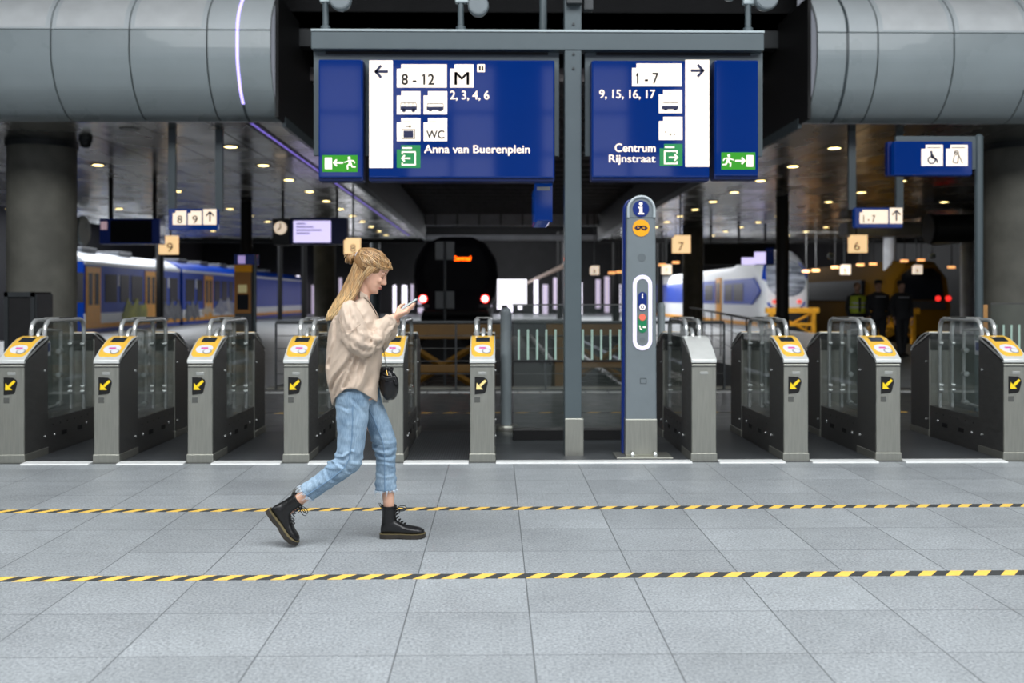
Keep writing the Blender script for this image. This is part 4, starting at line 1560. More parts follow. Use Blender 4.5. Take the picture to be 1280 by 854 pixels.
def ring_sec(y, hw, z0, z1, rr=0.5, n_=8, cxx=14.5):
    """rounded section"""
    P = []
    for (sx, sz, a0) in ((1, -1, -90), (1, 1, 0), (-1, 1, 90), (-1, -1, 180)):
        for k in range(n_ + 1):
            a = radians(a0 + 90 * k / n_)
            ex = rr if sz > 0 else 0.15
            P.append(Vector((cxx + sx * (hw - ex) + ex * cos(a), y, (z1 - ex if sz > 0 else z0 + ex) + ex * sin(a))))
    return P


secs = [(RY, 0.95, 0.2, 2.1, 0.5), (RY + 0.15, 1.15, -0.1, 2.6, 0.6), (RY + 0.6, 1.28, -0.3, 3.25, 0.8), (RY + 1.4, 1.36, -0.4, 3.75, 0.9), (RY + 2.6, 1.40, -0.4, 3.95, 0.8),
        (RY + 4.0, 1.40, -0.4, 3.85, 0.7), (RY + 5.4, 1.40, -0.4, 3.25, 0.4), (RY + 6.5, 1.40, -0.4, 3.15, 0.35), (RY + 32, 1.40, -0.4, 3.15, 0.35)]
build('car_body', MB().rings([ring_sec(*s_) for s_ in secs]), M['train_white'], t, smooth=True, angle=50)


def nosey(x, z):
    """front surface distance on the nose"""
    best = RY + 3
    for i in range(len(secs) - 1):
        y0, w0, a0, b0, r0 = secs[i]
        y1, w1, a1, b1, r1 = secs[i + 1]
        for k in range(9):
            u = k / 8
            hw, zt, zb = w0 + (w1 - w0) * u, b0 + (b1 - b0) * u, a0 + (a1 - a0) * u
            if abs(x - 14.5) < hw - 0.05 and zb < z < zt - 0.05:
                return y0 + (y1 - y0) * u
    return best


def front_patch(name, outline, m, lift):
    n_ = len(outline)
    c_ = (sum(p[0] for p in outline) / n_, sum(p[1] for p in outline) / n_)
    mb = MB()
    rs = []
    for s_ in (1.0, 0.75, 0.5, 0.25, 0.02):
        rs.append([Vector((c_[0] + (p[0] - c_[0]) * s_, 0, c_[1] + (p[1] - c_[1]) * s_)) for p in outline])
    for r_ in rs:
        for v in r_:
            v.y = nosey(v.x, v.z) - lift
    back = [Vector((v.x, v.y + 0.08, v.z)) for v in rs[0]]
    mb.rings([back] + rs)
    return build(name, mb, m, t, smooth=True, angle=40)


def ell(cx_, cz_, a, b, n_=24, pw=2.6):
    P = []
    for k in range(n_):
        th = 2 * pi * k / n_
        P.append((cx_ + a * abs(cos(th)) ** (2 / pw) * (1 if cos(th) > 0 else -1), cz_ + b * abs(sin(th)) ** (2 / pw) * (1 if sin(th) > 0 else -1)))
    return P


bl = front_patch('windscreen_rim', ell(14.5, 2.12, 1.16, 1.42), M['train_blue'], 0.05)
bl2 = front_patch('nose_panel', ell(14.5, 1.95, 1.0, 1.15), M['train_white'], 0.09)
wsn = front_patch('windscreen', ell(14.5, 2.45, 0.98, 0.95), M['windscreen_pale'], 0.13)
for s_ in (-1, 1):
    x = 14.5 + s_ * 0.62
    build('tail_lamp', MB().lathe([(0.10, -0.1), (0.10, 0.1)], (x, nosey(x, 1.25) - 0.16, 1.25), 'y', 14), mat('lamp_red_dim', (230, 90, 80), 0.4, emit=(235, 80, 70), strength=0.8), t, smooth=True)
build('coupler', MB().box(14.2, 14.8, RY - 0.4, RY + 0.4, -0.3, 0.25), M['train_dark'], t, bevel=0.05)
build('skirt', MB().prism([(13.2, -0.95), (15.8, -0.95), (15.75, 0.25), (15.3, 0.75), (13.7, 0.75), (13.25, 0.25)], 'y', RY - 0.02, RY + 3.0), M['train_dark'], t, bevel=0.05)


def yr(px):
    a = YAW + atan((px - 640) / F)
    return RX / tan(a)


fx = RX - 0.02
build('window_band', MB().prism([(yr(905), 2.45), (yr(905), 1.1), (yr(940), 1.1), (yr(951), 1.8), (yr(942), 2.45)], 'x', fx - 0.02, fx + 0.05), M['train_blue'], t)
build('rear_window_band', MB().box(fx - 0.02, fx + 0.05, yr(894.5), RY + 32, 1.1, 2.45), M['train_blue'], t)
for (a, b) in ((907, 916.5), (918, 930), (882, 892)):
    build('window', MB().box(fx - 0.035, fx, yr(b), yr(a), 1.25, 2.2), M['train_window'], t)
d = build('door', MB().box(fx - 0.04, fx + 0.03, yr(902), yr(896), 0.1, 2.6), M['train_yellow'], t)
build('door_window', MB().box(fx - 0.05, fx - 0.03, yr(901), yr(897), 1.1, 2.3), M['train_window'], d)
build('sill_stripe', MB().box(fx - 0.01, fx + 0.03, yr(946), RY + 32, 0.0, 0.2), M['train_yellow'], t)
build('underframe', MB().box(13.3, 15.8, RY + 3, RY + 32, -1.0, -0.3), M['train_dark'], t)

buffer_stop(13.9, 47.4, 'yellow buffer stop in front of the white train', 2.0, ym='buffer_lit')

# yellow train far right
t = thing('train', 'yellow train with red tail lamps in the far right background', 'train', (19.6, 60, -1.0))
ya = 46.5
def yrng(y, s):
    P = [(18.1, -0.5), (18.0, 1.0), (18.2, 2.4), (18.8, 3.2), (20.4, 3.2), (21.0, 2.4), (21.2, 1.0), (21.1, -0.5)]
    return [Vector((19.6 + (a - 19.6) * s, y, 1.2 + (b - 1.2) * s)) for a, b in P]
build('car_body', MB().rings([yrng(ya, 0.86), yrng(ya + 0.3, 0.95), yrng(ya + 1.2, 1.0), yrng(85, 1.0)]), M['train_yellow_shaded'], t, smooth=True, angle=40)
build('windscreen', MB().prism([(18.55, 1.35), (20.65, 1.35), (20.5, 2.5), (20.1, 2.8), (19.1, 2.8), (18.7, 2.5)], 'y', ya - 0.04, ya + 0.1), M['train_window'], t)
build('front_band', MB().box(18.5, 20.75, ya - 0.03, ya + 0.1, 0.9, 1.3), M['train_dark'], t)
for x in (atx(1172, ya), atx(1185, ya)):
    build('tail_lamp', MB().lathe([(0.12, -0.08), (0.12, 0.05)], (x, ya, at(1180, 373, ya).z), 'y', 14), M['red_light'], t, smooth=True)
build('side_window_band', MB().box(17.93, 18.1, ya + 3, 84, 1.3, 2.3), M['train_window'], t)
build('underframe', MB().box(18.3, 21, ya + 0.6, 84, -1.0, -0.4), M['train_dark'], t)
buffer_stop(17.4, 44.0, 'yellow buffer stop beside the three guards', 1.6, ym='buffer_lit')

# ------------------------------------------------------------------ overhead signs of the platforms
def hang(px0, px1, ytop, Yd, parent, wpx=9, zt=4.28, name='hanger'):
    for px in (px0, px1):
        w_ = wpx * Yd / F / 2
        build(name, MB().box(atx(px, Yd) - w_, atx(px, Yd) + w_, Yd + 0.0, Yd + 0.08, at(px, ytop, Yd).z, zt), M['grey_paint'], parent)


Y8 = 17.0
t = thing('platform_sign', 'hanging blue sign with white 8 and 9 tiles and an up arrow', 'sign', (atx(242, Y8), Y8, at(242, 286, Y8).z))
hang(214.5, 273.5, 264, Y8 + 0.1, t)
build('sign_face', MB().box(atx(210.5, Y8), atx(272, Y8), Y8, Y8 + 0.12, at(240, 287.5, Y8).z, at(240, 261, Y8).z), M['sign_blue'], t, bevel=0.01)
for (a, s_) in ((216, '8'), (235, '9')):
    c = flat('number_tile', [[(a + 3.5, 263.5), (a + 17, 263.5), (a + 17, 281), (a, 281), (a, 266.5), (a + 3.5, 266.5)]], Y8, M['sign_cream'], t)
    text('lettering', s_, a + 5.5, 269.5, a + 12, 279, Y8 - 0.004, M['ink_black'], c, bold=0.01)
c = flat('arrow_tile', [rect(254, 261.5, 270.5, 281)], Y8, M['sign_cream'], t)
flat('up_arrow', [line(262.5, 277, 262.5, 266, 1.8), line(262.5, 264.5, 257.5, 270, 1.8), line(262.5, 264.5, 267.5, 270, 1.8)], Y8 - 0.004, M['ink'], c)

t = thing('platform_sign', 'hanging blue sign with white 1-7 tile and an up arrow', 'sign', (atx(1098, Y8), Y8, at(1098, 285, Y8).z))
hang(1065.5, 1125, 262, Y8 + 0.1, t)
build('sign_face', MB().box(atx(1068.5, Y8), atx(1128.5, Y8), Y8, Y8 + 0.12, at(1098, 284.5, Y8).z, at(1098, 259.5, Y8).z), M['sign_blue'], t, bevel=0.01)
c = flat('number_tile', [[(1078, 262.5), (1110, 262.5), (1110, 279.5), (1074.5, 279.5), (1074.5, 265.5), (1078, 265.5)]], Y8, M['sign_cream'], t)
text('lettering', '1 - 7', 1079, 269, 1094, 278, Y8 - 0.004, M['ink_black'], c, bold=0.01)
c = flat('arrow_tile', [rect(1112, 259.8, 1128, 279.5)], Y8, M['sign_cream'], t)
flat('up_arrow', [line(1120.5, 276, 1120.5, 265, 1.8), line(1120.5, 263, 1115.5, 268.5, 1.8), line(1120.5, 263, 1125.5, 268.5, 1.8)], Y8 - 0.004, M['ink'], c)


def cube_sign(px, py, w_px, num, Yd, lab, m='sign_warm'):
    t_ = thing('platform_number', lab, 'sign', (atx(px, Yd), Yd, at(px, py, Yd).z), 'hanging platform number boxes')
    h_ = w_px / 2
    f_ = flat('number_box', [[(px - h_ + 3 * w_px / 24, py - h_), (px + h_, py - h_), (px + h_, py + h_), (px - h_, py + h_), (px - h_, py - h_ + 3 * w_px / 24), (px - h_ + 3 * w_px / 24, py - h_ + 3 * w_px / 24)]], Yd + 0.14, M[m], t_, t=0.14)
    text('lettering', num, px - h_ * 0.3, py - h_ * 0.25, px + h_ * 0.35, py + h_ * 0.72, Yd, M['ink_black'], f_)
    build('stem', MB().box(atx(px, Yd) - 0.02, atx(px, Yd) + 0.02, Yd + 0.05, Yd + 0.09, at(px, py - h_, Yd).z, 5.42 if EL < atx(px, Yd) < ER else 4.27), M['grey_dark'], t_)


cube_sign(212, 306.5, 23, '9', 26, 'glowing platform number 9 box at the left platform')
cube_sign(851, 305.5, 22, '7', 27, 'glowing platform number 7 box right of the information pillar')
cube_sign(1071, 305, 22, '6', 27, 'glowing platform number 6 box under the 1-7 sign')
cube_sign(441, 308, 20, '8', 25.5, 'glowing platform number 8 box behind the woman\'s hair bun')
cube_sign(743, 338, 11, '8', 48, 'small white platform number box right of the gantry post', 'sign_cream')
cube_sign(833, 337, 12, '7', 48, 'small white platform number box below the glowing 7', 'sign_cream')
cube_sign(1056, 337, 12, '5', 46, 'small white platform number box below the glowing 6', 'sign_cream')
cube_sign(1146, 337, 11, '4', 46, 'small white platform number box left of the pale duct end', 'sign_cream')

# clock and departure display
YC = 27.0
t = thing('departure_display', 'hanging departure display with a lilac screen and a round clock', 'display', (atx(386, YC), YC, at(386, 305, YC).z))
build('housing', MB().box(atx(362, YC), atx(434, YC), YC, YC + 0.4, at(386, 305.5, YC).z, at(386, 272, YC).z), M['sign_edge'], t, bevel=0.02)
build('clock_housing', MB().box(atx(340.5, YC), atx(361.5, YC), YC, YC + 0.4, at(350, 306, YC).z, at(350, 273, YC).z), M['grey_dark'], t, bevel=0.02)
flat('screen', [rect(367, 276, 413.5, 303)], YC, M['screen'], t, t=0.02)
c = flat('screen_text', [rect(370, 279 + k * 4, 370 + 12 + 5 * ((k * 7) % 5), 280.4 + k * 4) for k in range(4)], YC - 0.022, mat('screen_ink', (120, 115, 190), 0.5), t)
c = flat('clock_face', [disc(350.5, 285, 8, 24)], YC, M['sign_cream'], t, t=0.03)
flat('clock_hands', [line(350.5, 285, 350.5, 279, 1.5), line(350.5, 285, 346.5, 288, 1.5)], YC - 0.032, M['ink_black'], c)
for px in (352, 420):
    build('hanger', MB().box(atx(px, YC) - .03, atx(px, YC) + .03, YC + .15, YC + .2, at(px, 273, YC).z, 4.27), M['black'], t)

YD = 24.0
t = thing('departure_display', 'dark hanging departure display with small pink logo tile near the left column', 'display', (atx(163, YD), YD, at(163, 305, YD).z))
build('housing', MB().box(atx(124, YD), atx(200, YD), YD, YD + 0.4, at(163, 305, YD).z, at(163, 273, YD).z), M['sign_navy'], t, bevel=0.02)
flat('dark_screen', [rect(138, 275, 190, 303)], YD, M['train_window'], t, t=0.01)
flat('logo_tile', [rect(126, 277, 134, 287)], YD, mat('pale_pink_tile', (226, 190, 200), 0.5, emit=(226, 190, 200), strength=0.4), t, t=0.01)
for px in (135, 190):
    build('hanger', MB().box(atx(px, YD) - .04, atx(px, YD) + .04, YD + .15, YD + .22, at(px, 274, YD).z, 4.27), M['black'], t)
YD = 40.0
t = thing('departure_display', 'dark wide display with two lit lilac panels above the white train', 'display', (atx(920, YD), YD, at(920, 330, YD).z))
build('housing', MB().box(atx(880, YD), atx(968, YD), YD, YD + 0.4, at(920, 331, YD).z, at(920, 305, YD).z), M['black'], t, bevel=0.02)
flat('screen', [rect(927, 322, 943, 331), rect(943, 315, 957, 330)], YD, M['screen'], t, t=0.02)
flat('blue_end', [rect(957, 310, 967, 330)], YD, M['sign_navy'], t, t=0.02)
for px in (890, 925, 958):
    build('hanger', MB().box(atx(px, YD) - .04, atx(px, YD) + .04, YD + .15, YD + .22, at(px, 306, YD).z, 4.27), M['black'], t)

# ticket totem on the left platform
YT = 23.0
t = thing('ticket_machine', 'orange and brown ticket machine with blue header on the left platform', 'ticket machine', (atx(305.5, YT), YT, 0))
def tb(name, x0, y0, x1, y1, m, d=0.02, par=None, dz=0.0):
    return build(name, MB().box(atx(x0, YT), atx(x1, YT), YT - d, YT + dz, at(305, y1, YT).z, at(305, y0, YT).z), m, par or t, bevel=0.005)
hz = at(305, 400, YT).z
build('cabinet', MB().box(atx(293, YT), atx(315, YT), YT, YT + 0.45, 0, at(305, 331, YT).z), M['grey_dark'], t, bevel=0.01)
tb('header', 293, 318, 318, 331, M['sign_navy'], 0.03, dz=0.45)
tb('header_tile', 298, 319.5, 307, 329.5, mat('lilac_tile', (180, 160, 220), 0.5, emit=(180, 160, 220), strength=0.6), 0.045)
tb('orange_band', 293, 331, 315, 340, M['train_yellow'], 0.02)
tb('front_plate', 293, 340, 314, 392, mat('machine_brown', (150, 100, 36), 0.5), 0.02)
tb('screen', 298, 356, 309, 366, mat('machine_screen', (170, 160, 120), 0.3, emit=(180, 170, 120), strength=0.3), 0.035)
tb('keypad', 297, 368, 311, 387, M['train_window'], 0.035)
build('pole', MB().tube([(atx(317, YT), YT + 0.1, 0), (atx(317, YT), YT + 0.1, at(0, 318, YT).z * 0 + at(317, 318, YT).z)], 0.04, 8), M['grey_paint'], t, smooth=True)

# grey cabinet in front of the left column
YG = 15.0
t = thing('utility_cabinet', 'grey open-fronted metal cabinet in front of the left concrete column', 'cabinet', (atx(30, YG), YG, 0))
za = at(30, 365, YG).z
build('body', MB().box(atx(6, YG), atx(44, YG), YG, YG + 0.55, 0, za), M['train_dark'], t, bevel=0.01)  # solid dark body paints the shade of the open inside
mb = MB().box(atx(6, YG), atx(11, YG), YG - 0.03, YG, 0, za).box(atx(39, YG), atx(44, YG), YG - 0.03, YG, 0, za).box(atx(6, YG), atx(44, YG), YG - 0.03, YG, at(30, 371, YG).z, za)
build('front_frame', mb, M['grey_dark'], t)
build('side_panel', MB().box(atx(44, YG), atx(44, YG) + 0.02, YG, YG + 0.55, 0.02, za - 0.03), M['grey_dark'], t)

# wheelchair sign on its post
YW = 11.6
t = thing('accessible_gate_sign', 'blue sign with wheelchair and luggage tiles on a tall grey post', 'sign', (atx(1224, YW), YW, 0))
r_ = 5.0 * YW / F
xw = atx(1223.5, YW)
build('post', MB().lathe([(r_ * 1.05, 0), (r_ * 1.05, at(1224, 171, YW).z), (r_ * 0.5, at(1224, 168, YW).z)], (xw, YW, 0), n=18), M['grey_paint'], t, smooth=True)
build('back_rail', MB().box(atx(1119, YW), atx(1219, YW), YW - 0.02, YW + 0.03, at(1180, 212, YW).z, at(1180, 170.5, YW).z), M['grey_paint'], t, bevel=0.005)
build('sign_face', MB().box(atx(1118, YW - .12), atx(1215.5, YW - .12), YW - 0.12, YW - 0.02, at(1180, 218.5, YW - .12).z, at(1180, 176.5, YW - .12).z), M['sign_blue'], t, bevel=0.01)
build('rear_face', MB().box(atx(1111, YW), atx(1216, YW), YW + 0.03, YW + 0.13, at(1180, 219.5, YW).z, at(1180, 176.5, YW).z), M['sign_navy'], t, bevel=0.01)
for a in (1151.5, 1182.5):
    c = flat('pictogram_tile', [[(a + 5.5, 181), (a + 27, 181), (a + 27, 207.5), (a, 207.5), (a, 186), (a + 5.5, 186)]], YW - .12, M['sign_white'], t)
    flat('tile_print', [rect(a + 7, 184, a + 24, 185)], YW - .124, M['ink_soft'], c)
    if a < 1160:
        w0 = [disc(1164, 190, 1.5, 10), line(1164.3, 191.5, 1165.5, 198, 2.8), line(1165.5, 197.8, 1170, 198.3, 1.6), line(1170, 198, 1172, 203.5, 1.6), line(1164.8, 194, 1168.5, 194.8, 1.1)]
        flat('wheelchair_symbol', w0 + ring2d(disc(1164.5, 200, 5.2, 20), disc(1164.5, 200, 3.7, 20)), YW - .124, M['ink'], c)
    else:
        flat('luggage_symbol', ring2d(disc(1195.5, 191, 3.2, 14), disc(1195.5, 191, 1.9, 14)) + [line(1193, 194, 1191, 203, 1.2), line(1191, 203, 1197, 204, 1.2), line(1198, 193, 1203, 204, 1.2), line(1193, 190, 1198, 192, 1.6), line(1198, 195, 1197, 204, 1.2)], YW - .124, M['ink_soft'], c)
t2 = thing('timber_post', 'narrow orange timber post beside the wheelchair sign post', 'post', (atx(1232, 12.3), 12.3, 0))
build('timber', MB().box(atx(1228.5, 12.3), atx(1235, 12.3), 12.3, 12.36, 0, at(1232, 381, 12.3).z), M['wood'], t2, bevel=0.005)
build('shoe', MB().box(atx(1227.5, 12.3), atx(1236, 12.3), 12.29, 12.37, 0, 0.1), M['steel_dark'], t2)

# pale duct and frame above the right platform
YF = 36.0
mb = MB()
t = thing('ventilation_duct', 'pale grey duct with a curved end beyond the 1-7 sign', 'duct', (atx(1150, YF), YF, at(1150, 290, YF).z))
build('duct', MB().box(atx(1060, YF), atx(1155, YF), YF, YF + 1.0, at(1100, 294, YF).z, at(1100, 277, YF).z), M['beam'], t, bevel=0.05)
P = []
for k in range(9):
    a = pi + pi / 2 * k / 8
    P.append((1172 + 16 * cos(a), 286 - 18 * sin(a) * 1.0))
pts = [(atx(1155, YF), YF + 0.1, at(1155, 272, YF).z)] + [(atx(p[0], YF), YF + 0.1, at(p[0], p[1], YF).z) for p in P] + [(atx(1222, YF), YF + .1, at(1222, 298, YF).z)]
build('curved_edge', MB().tube(pts, 0.09, 8), M['beam'], t, smooth=True)
t = thing('air_pipe', 'big dark round pipe under the ceiling at the right', 'pipe', (atx(1195, 33), 33, at(1195, 286, 33).z))
build('pipe', MB().tube([(atx(1163, 33), 33, at(1163, 286, 33).z), (atx(1260, 33), 33, at(1260, 284, 33).z)], 0.46, 20), M['grey_dark'], t, smooth=True)
build('pipe_collar', MB().tube([(atx(1160, 33), 33, at(1163, 286, 33).z), (atx(1164, 33), 33, at(1163, 286, 33).z)], 0.5, 20), M['black'], t, smooth=True)
t = thing('air_pipe', 'dark pipe end with pale curved rim beside the left concrete column', 'pipe', (atx(98, 33), 33, at(98, 286, 33).z))
build('pipe', MB().tube([(atx(40, 33), 33, at(98, 288, 33).z), (atx(103, 33), 33, at(98, 288, 33).z)], 0.42, 20), M['black'], t, smooth=True)
build('rim', MB().tube([(atx(102, 33), 33, at(98, 288, 33).z), (atx(106, 33), 33, at(98, 288, 33).z)], 0.48, 20), M['panel'], t, smooth=True)

for p_ in [o_ for o_ in COL.objects if o_.name.startswith('air_pipe')]:
    x_ = p_.location.x + (0.6 if p_.location.x > 0 else -0.3)
    build('hanger', MB().box(x_ - 0.03, x_ + 0.03, 32.95, 33.05, p_.location.z + 0.3, 4.27), M['black'], p_)

# small lamps hanging in the dark hall
for (px, py, lab) in ((1038.5, 320, 'round grey globe hanging left of the 1-7 sign'), (1165.5, 320, 'round grey globe hanging under the pale duct')):
    t = thing('globe_lamp', lab, 'lamp', (atx(px, 40), 40, at(px, py, 40).z), 'globes in the platform hall')
    build('globe', MB().ball(at(px, py, 40), 0.13, 8), M['panel'], t, smooth=True)
    build('rod', MB().tube([at(px, py - 3, 40), (atx(px, 40), 40, 4.27)], 0.015, 6), M['grey_dark'], t)

# platform lamps glowing amber far right / row of warm lamps
rnd = random.Random(9)
spots = [(1008, 339), (1020, 338), (1044, 334), (1076, 331), (1092, 330), (1131, 326), (1152, 325), (1190, 334), (1236, 333), (845, 328), (828, 331), (765, 341), (775, 340), (785, 339)]
for (px, py) in spots:
    Yq = 44.0
    v = at(px, py, Yq)
    t = thing('platform_lamp', 'small warm tube lamp glowing in the dark far hall', 'lamp', v, 'warm lamps far along the platforms')
    build('tube', MB().box(v.x - 0.15, v.x + 0.15, Yq, Yq + 0.1, v.z - 0.05, v.z + 0.05), mat('warm_tube', (255, 190, 120), 0.4, emit=(255, 180, 110), strength=1.3) if 'warm_tube' not in bpy.data.materials else bpy.data.materials['warm_tube'], t)
    build('lamp_rod', MB().box(v.x - 0.02, v.x + 0.02, Yq + .03, Yq + 0.06, v.z, 4.27), M['black'], t)

# downlights in the low ceilings
def downlight(proto=[None]):
    if proto[0] is None:
        t_ = thing('downlight', 'x', 'ceiling light', (0, 0, 0))
        build('trim_ring', MB().lathe([(0.12, 0.0), (0.12, -0.012), (0.16, -0.012), (0.17, 0.0)], (0, 0, 0), n=20), M['steel_dark'], t_, smooth=True)
        build('lens', MB().lathe([(0.12, -0.002), (0.11, -0.009), (0.02, -0.010)], (0, 0, 0), n=20), M['lamp_glow'], t_, smooth=True)
        proto[0] = t_
        return t_
    return copy_tree(proto[0])


ZS = 4.268
for (x, side) in ((-4.95, 'left'), (-8.45, 'left'), (-11.95, 'left'), (-15.4, 'left'), (6.37, 'right'), (9.78, 'right'), (13.2, 'right'), (16.6, 'right')):
    for k in range(11):
        y = 19 + 2.67 * k
        if x == -8.45 and k in (0, 2, 4):
            continue
        if x < -11 and k % 2 == 0:
            continue
        if x > 9 and k in (1, 5):
            continue
        d = downlight()
        d.location = (x, y, ZS)
        tag(d, 'round warm downlight in the shiny low ceiling %s of the tracks' % side, 'ceiling light', 'downlights in the %s low ceiling' % side)
d = downlight()
d.location = (atx(162, 17.0), 17.0, ZS)
for c in d.children:
    if c.name.startswith('lens'):
        c.data = c.data.copy()
        setmat(c, M['lamp_off'])
tag(d, 'unlit round downlight just behind the left curved bulkhead', 'ceiling light', 'downlights in the left low ceiling')
t = thing('dome_camera', 'small black dome camera under the ceiling beside the left concrete column', 'camera', (atx(107, 18), 18, 4.2))
build('dome', MB().ball((atx(107, 18), 18, 4.18), (0.1, 0.1, 0.1), 8), M['plastic_dark'], t, smooth=True)
build('mount', MB().lathe([(0.12, 4.2), (0.12, 4.27)], (atx(107, 18), 18, 0), n=16), M['grey_dark'], t, smooth=True)
# ------------------------------------------------------------------ the woman
WD = 6.03
SC = WD / F


def Q(px, py, dy=0.0):
    v = at(px, py, WD)          # sizes measured at her own distance
    return Vector((v.x, WD + dy, v.z))


M['skin'] = mat('skin', (226, 178, 152), 0.5, vary=0.04, scale=20)
M['skin'].node_tree.nodes['Principled BSDF'].inputs['Subsurface Weight'].default_value = 0.08
M['skin'].node_tree.nodes['Principled BSDF'].inputs['Subsurface Radius'].default_value = (0.02, 0.008, 0.004)
M['lip'] = mat('lips', (176, 104, 96), 0.45)
M['brow'] = mat('brow_hair', (92, 66, 46), 0.8)
M['shirt'] = mat('beige_shirt', (196, 177, 159), 0.85, vary=0.05, scale=9, bump=0.3, bscale=200)
M['shirt_dark'] = mat('shirt_seam', (168, 148, 132), 0.85)
M['boot'] = mat('black_leather', (20, 20, 21), 0.36, vary=0.2, bump=0.3, bscale=60)
M['sole'] = mat('boot_sole', (46, 41, 34), 0.6, vary=0.1)
M['welt'] = mat('yellow_welt_stitch', (96, 86, 58), 0.6)
M['lace'] = mat('black_lace', (14, 14, 14), 0.8)
M['tab'] = mat('heel_tab', (70, 66, 40), 0.7)
M['bag'] = mat('black_bag_leather', (16, 16, 18), 0.34, vary=0.2, bump=0.4, bscale=30)
M['brass'] = mat('brass', (190, 150, 80), 0.3, 0.9)
M['chain'] = mat('dark_chain', (60, 56, 52), 0.35, 0.8)
M['thread'] = mat('frayed_thread', (206, 220, 232), 0.9)
M['phone_case'] = mat('mint_phone_case', (196, 212, 210), 0.3)
M['phone_glass'] = mat('phone_screen', (30, 34, 40), 0.08, emit=(150, 170, 190), strength=0.15)
M['pearl'] = mat('pearl', (245, 242, 238), 0.2)
M['scrunchie'] = mat('silver_scrunchie', (170, 165, 165), 0.4, vary=0.3, scale=60)
# denim
m = mat('light_denim', (142, 174, 202), 0.85, bump=0.3, bscale=380)
n = N(m)
x, y, z = n.xyz()
f = n.math('MULTIPLY_ADD', n.math('SUBTRACT', n.noise(7, 5), 0.5), 2.2, 0.5)
mp = n.nt.nodes.new('ShaderNodeMapping')
mp.inputs['Scale'].default_value = (240, 240, 30)
n.nt.links.new(n.tc, mp.inputs[0])
g2 = n.math('MULTIPLY_ADD', n.math('SUBTRACT', n.noise(1.0, 2, mp.outputs[0]), 0.5), 1.4, f)
g2.node.use_clamp = True
c = n.mix(g2, lin((104, 132, 158)), lin((162, 186, 206)))
n.nt.links.new(c, n.b.inputs['Base Color'])
M['denim'] = m
M['denim_dark'] = mat('denim_seam', (112, 142, 170), 0.9)
# hair: darker at the roots, sun bleached lengths; streaks follow the strands
m = mat('blond_hair', (178, 142, 96), 0.42)
n = N(m)
x, y, z = n.xyz()
mp = n.nt.nodes.new('ShaderNodeMapping')
mp.inputs['Rotation'].default_value = (0, radians(28), 0)
mp.inputs['Scale'].default_value = (150, 60, 8)
n.nt.links.new(n.tc, mp.inputs[0])
st = n.noise(1.0, 3, mp.outputs[0])
zr = n.math('MULTIPLY_ADD', z, -4.2, 6.35)      # 0 near the roots, 1 at the tips
zr.node.use_clamp = True
base = n.mix(zr, lin((140, 102, 58)), lin((232, 196, 136)))
k = n.math('MULTIPLY_ADD', n.math('SUBTRACT', st, 0.5), 3.4, 1.0)
hs = n.nt.nodes.new('ShaderNodeVectorMath')
hs.operation = 'SCALE'
n.nt.links.new(base, hs.inputs[0])
n.nt.links.new(k, hs.inputs['Scale'])
geo = n.nt.nodes.new('ShaderNodeNewGeometry')
rr = n.math('POWER', geo.outputs['Random Per Island'], 1.6)
col2 = n.mix(n.math('MULTIPLY', rr, n.math('MULTIPLY_ADD', zr, 0.65, 0.32)), hs.outputs[0], lin((240, 214, 168)))
dk = n.math('LESS_THAN', geo.outputs['Random Per Island'], 0.22)
col3 = n.mix(n.math('MULTIPLY', dk, 0.6), col2, lin((96, 70, 44)))
n.nt.links.new(col3, n.b.inputs['Base Color'])
M['hair'] = m
M['hair_base'] = mat('hair_underlayer', (140, 106, 68), 0.5, vary=0.12, scale=60)

root = thing('person', 'woman in beige shirt, light jeans and black boots walking while looking at her phone', 'person',
             Vector((Q(440, 400).x, WD, 0)))


def remesh(o, vox, smooth_it=4, fac=0.5):
    r_ = o.modifiers.new('remesh', 'REMESH')
    r_.mode = 'VOXEL'
    r_.voxel_size = vox
    r_.use_smooth_shade = True
    if smooth_it:
        s_ = o.modifiers.new('smooth', 'SMOOTH')
        s_.iterations = smooth_it
        s_.factor = fac
    return o


# head frame
HC = Q(465, 339, 0)
AL = radians(26)
hf = Vector((cos(AL), 0, -sin(AL)))
hu = Vector((sin(AL), 0, cos(AL)))
hy = Vector((0, 1, 0))


def H(x, y, z):
    return HC + hf * x + hy * y + hu * z


HR = Matrix((hf, hy, hu)).transposed()
HR = HR.to_4x4().to_3x3()

body = MB()
# skull and face from level sections: (z, back x, front x, half width)
sec = [(-0.122, 0.030, 0.062, 0.018), (-0.112, -0.005, 0.080, 0.034), (-0.098, -0.030, 0.086, 0.044), (-0.080, -0.055, 0.082, 0.053), (-0.062, -0.075, 0.086, 0.059),
       (-0.045, -0.085, 0.083, 0.063), (-0.025, -0.092, 0.083, 0.067), (0.0, -0.098, 0.080, 0.070), (0.02, -0.100, 0.087, 0.073), (0.045, -0.100, 0.089, 0.075),
       (0.07, -0.092, 0.082, 0.070), (0.09, -0.075, 0.066, 0.056), (0.105, -0.045, 0.036, 0.034), (0.111, -0.02, 0.012, 0.012)]
rs = []
for (z, xb, xf, hw) in sec:
    cx_, rx = (xb + xf) / 2, (xf - xb) / 2
    ring = []
    for k in range(28):
        a = 2 * pi * k / 28
        ca, sa = cos(a), sin(a)
        px_ = cx_ + rx * abs(ca) ** 0.9 * (1 if ca > 0 else -1)
        py_ = hw * abs(sa) ** 0.85 * (1 if sa > 0 else -1)
        ring.append(H(px_, py_, z))
    rs.append(ring)
body.rings(rs)
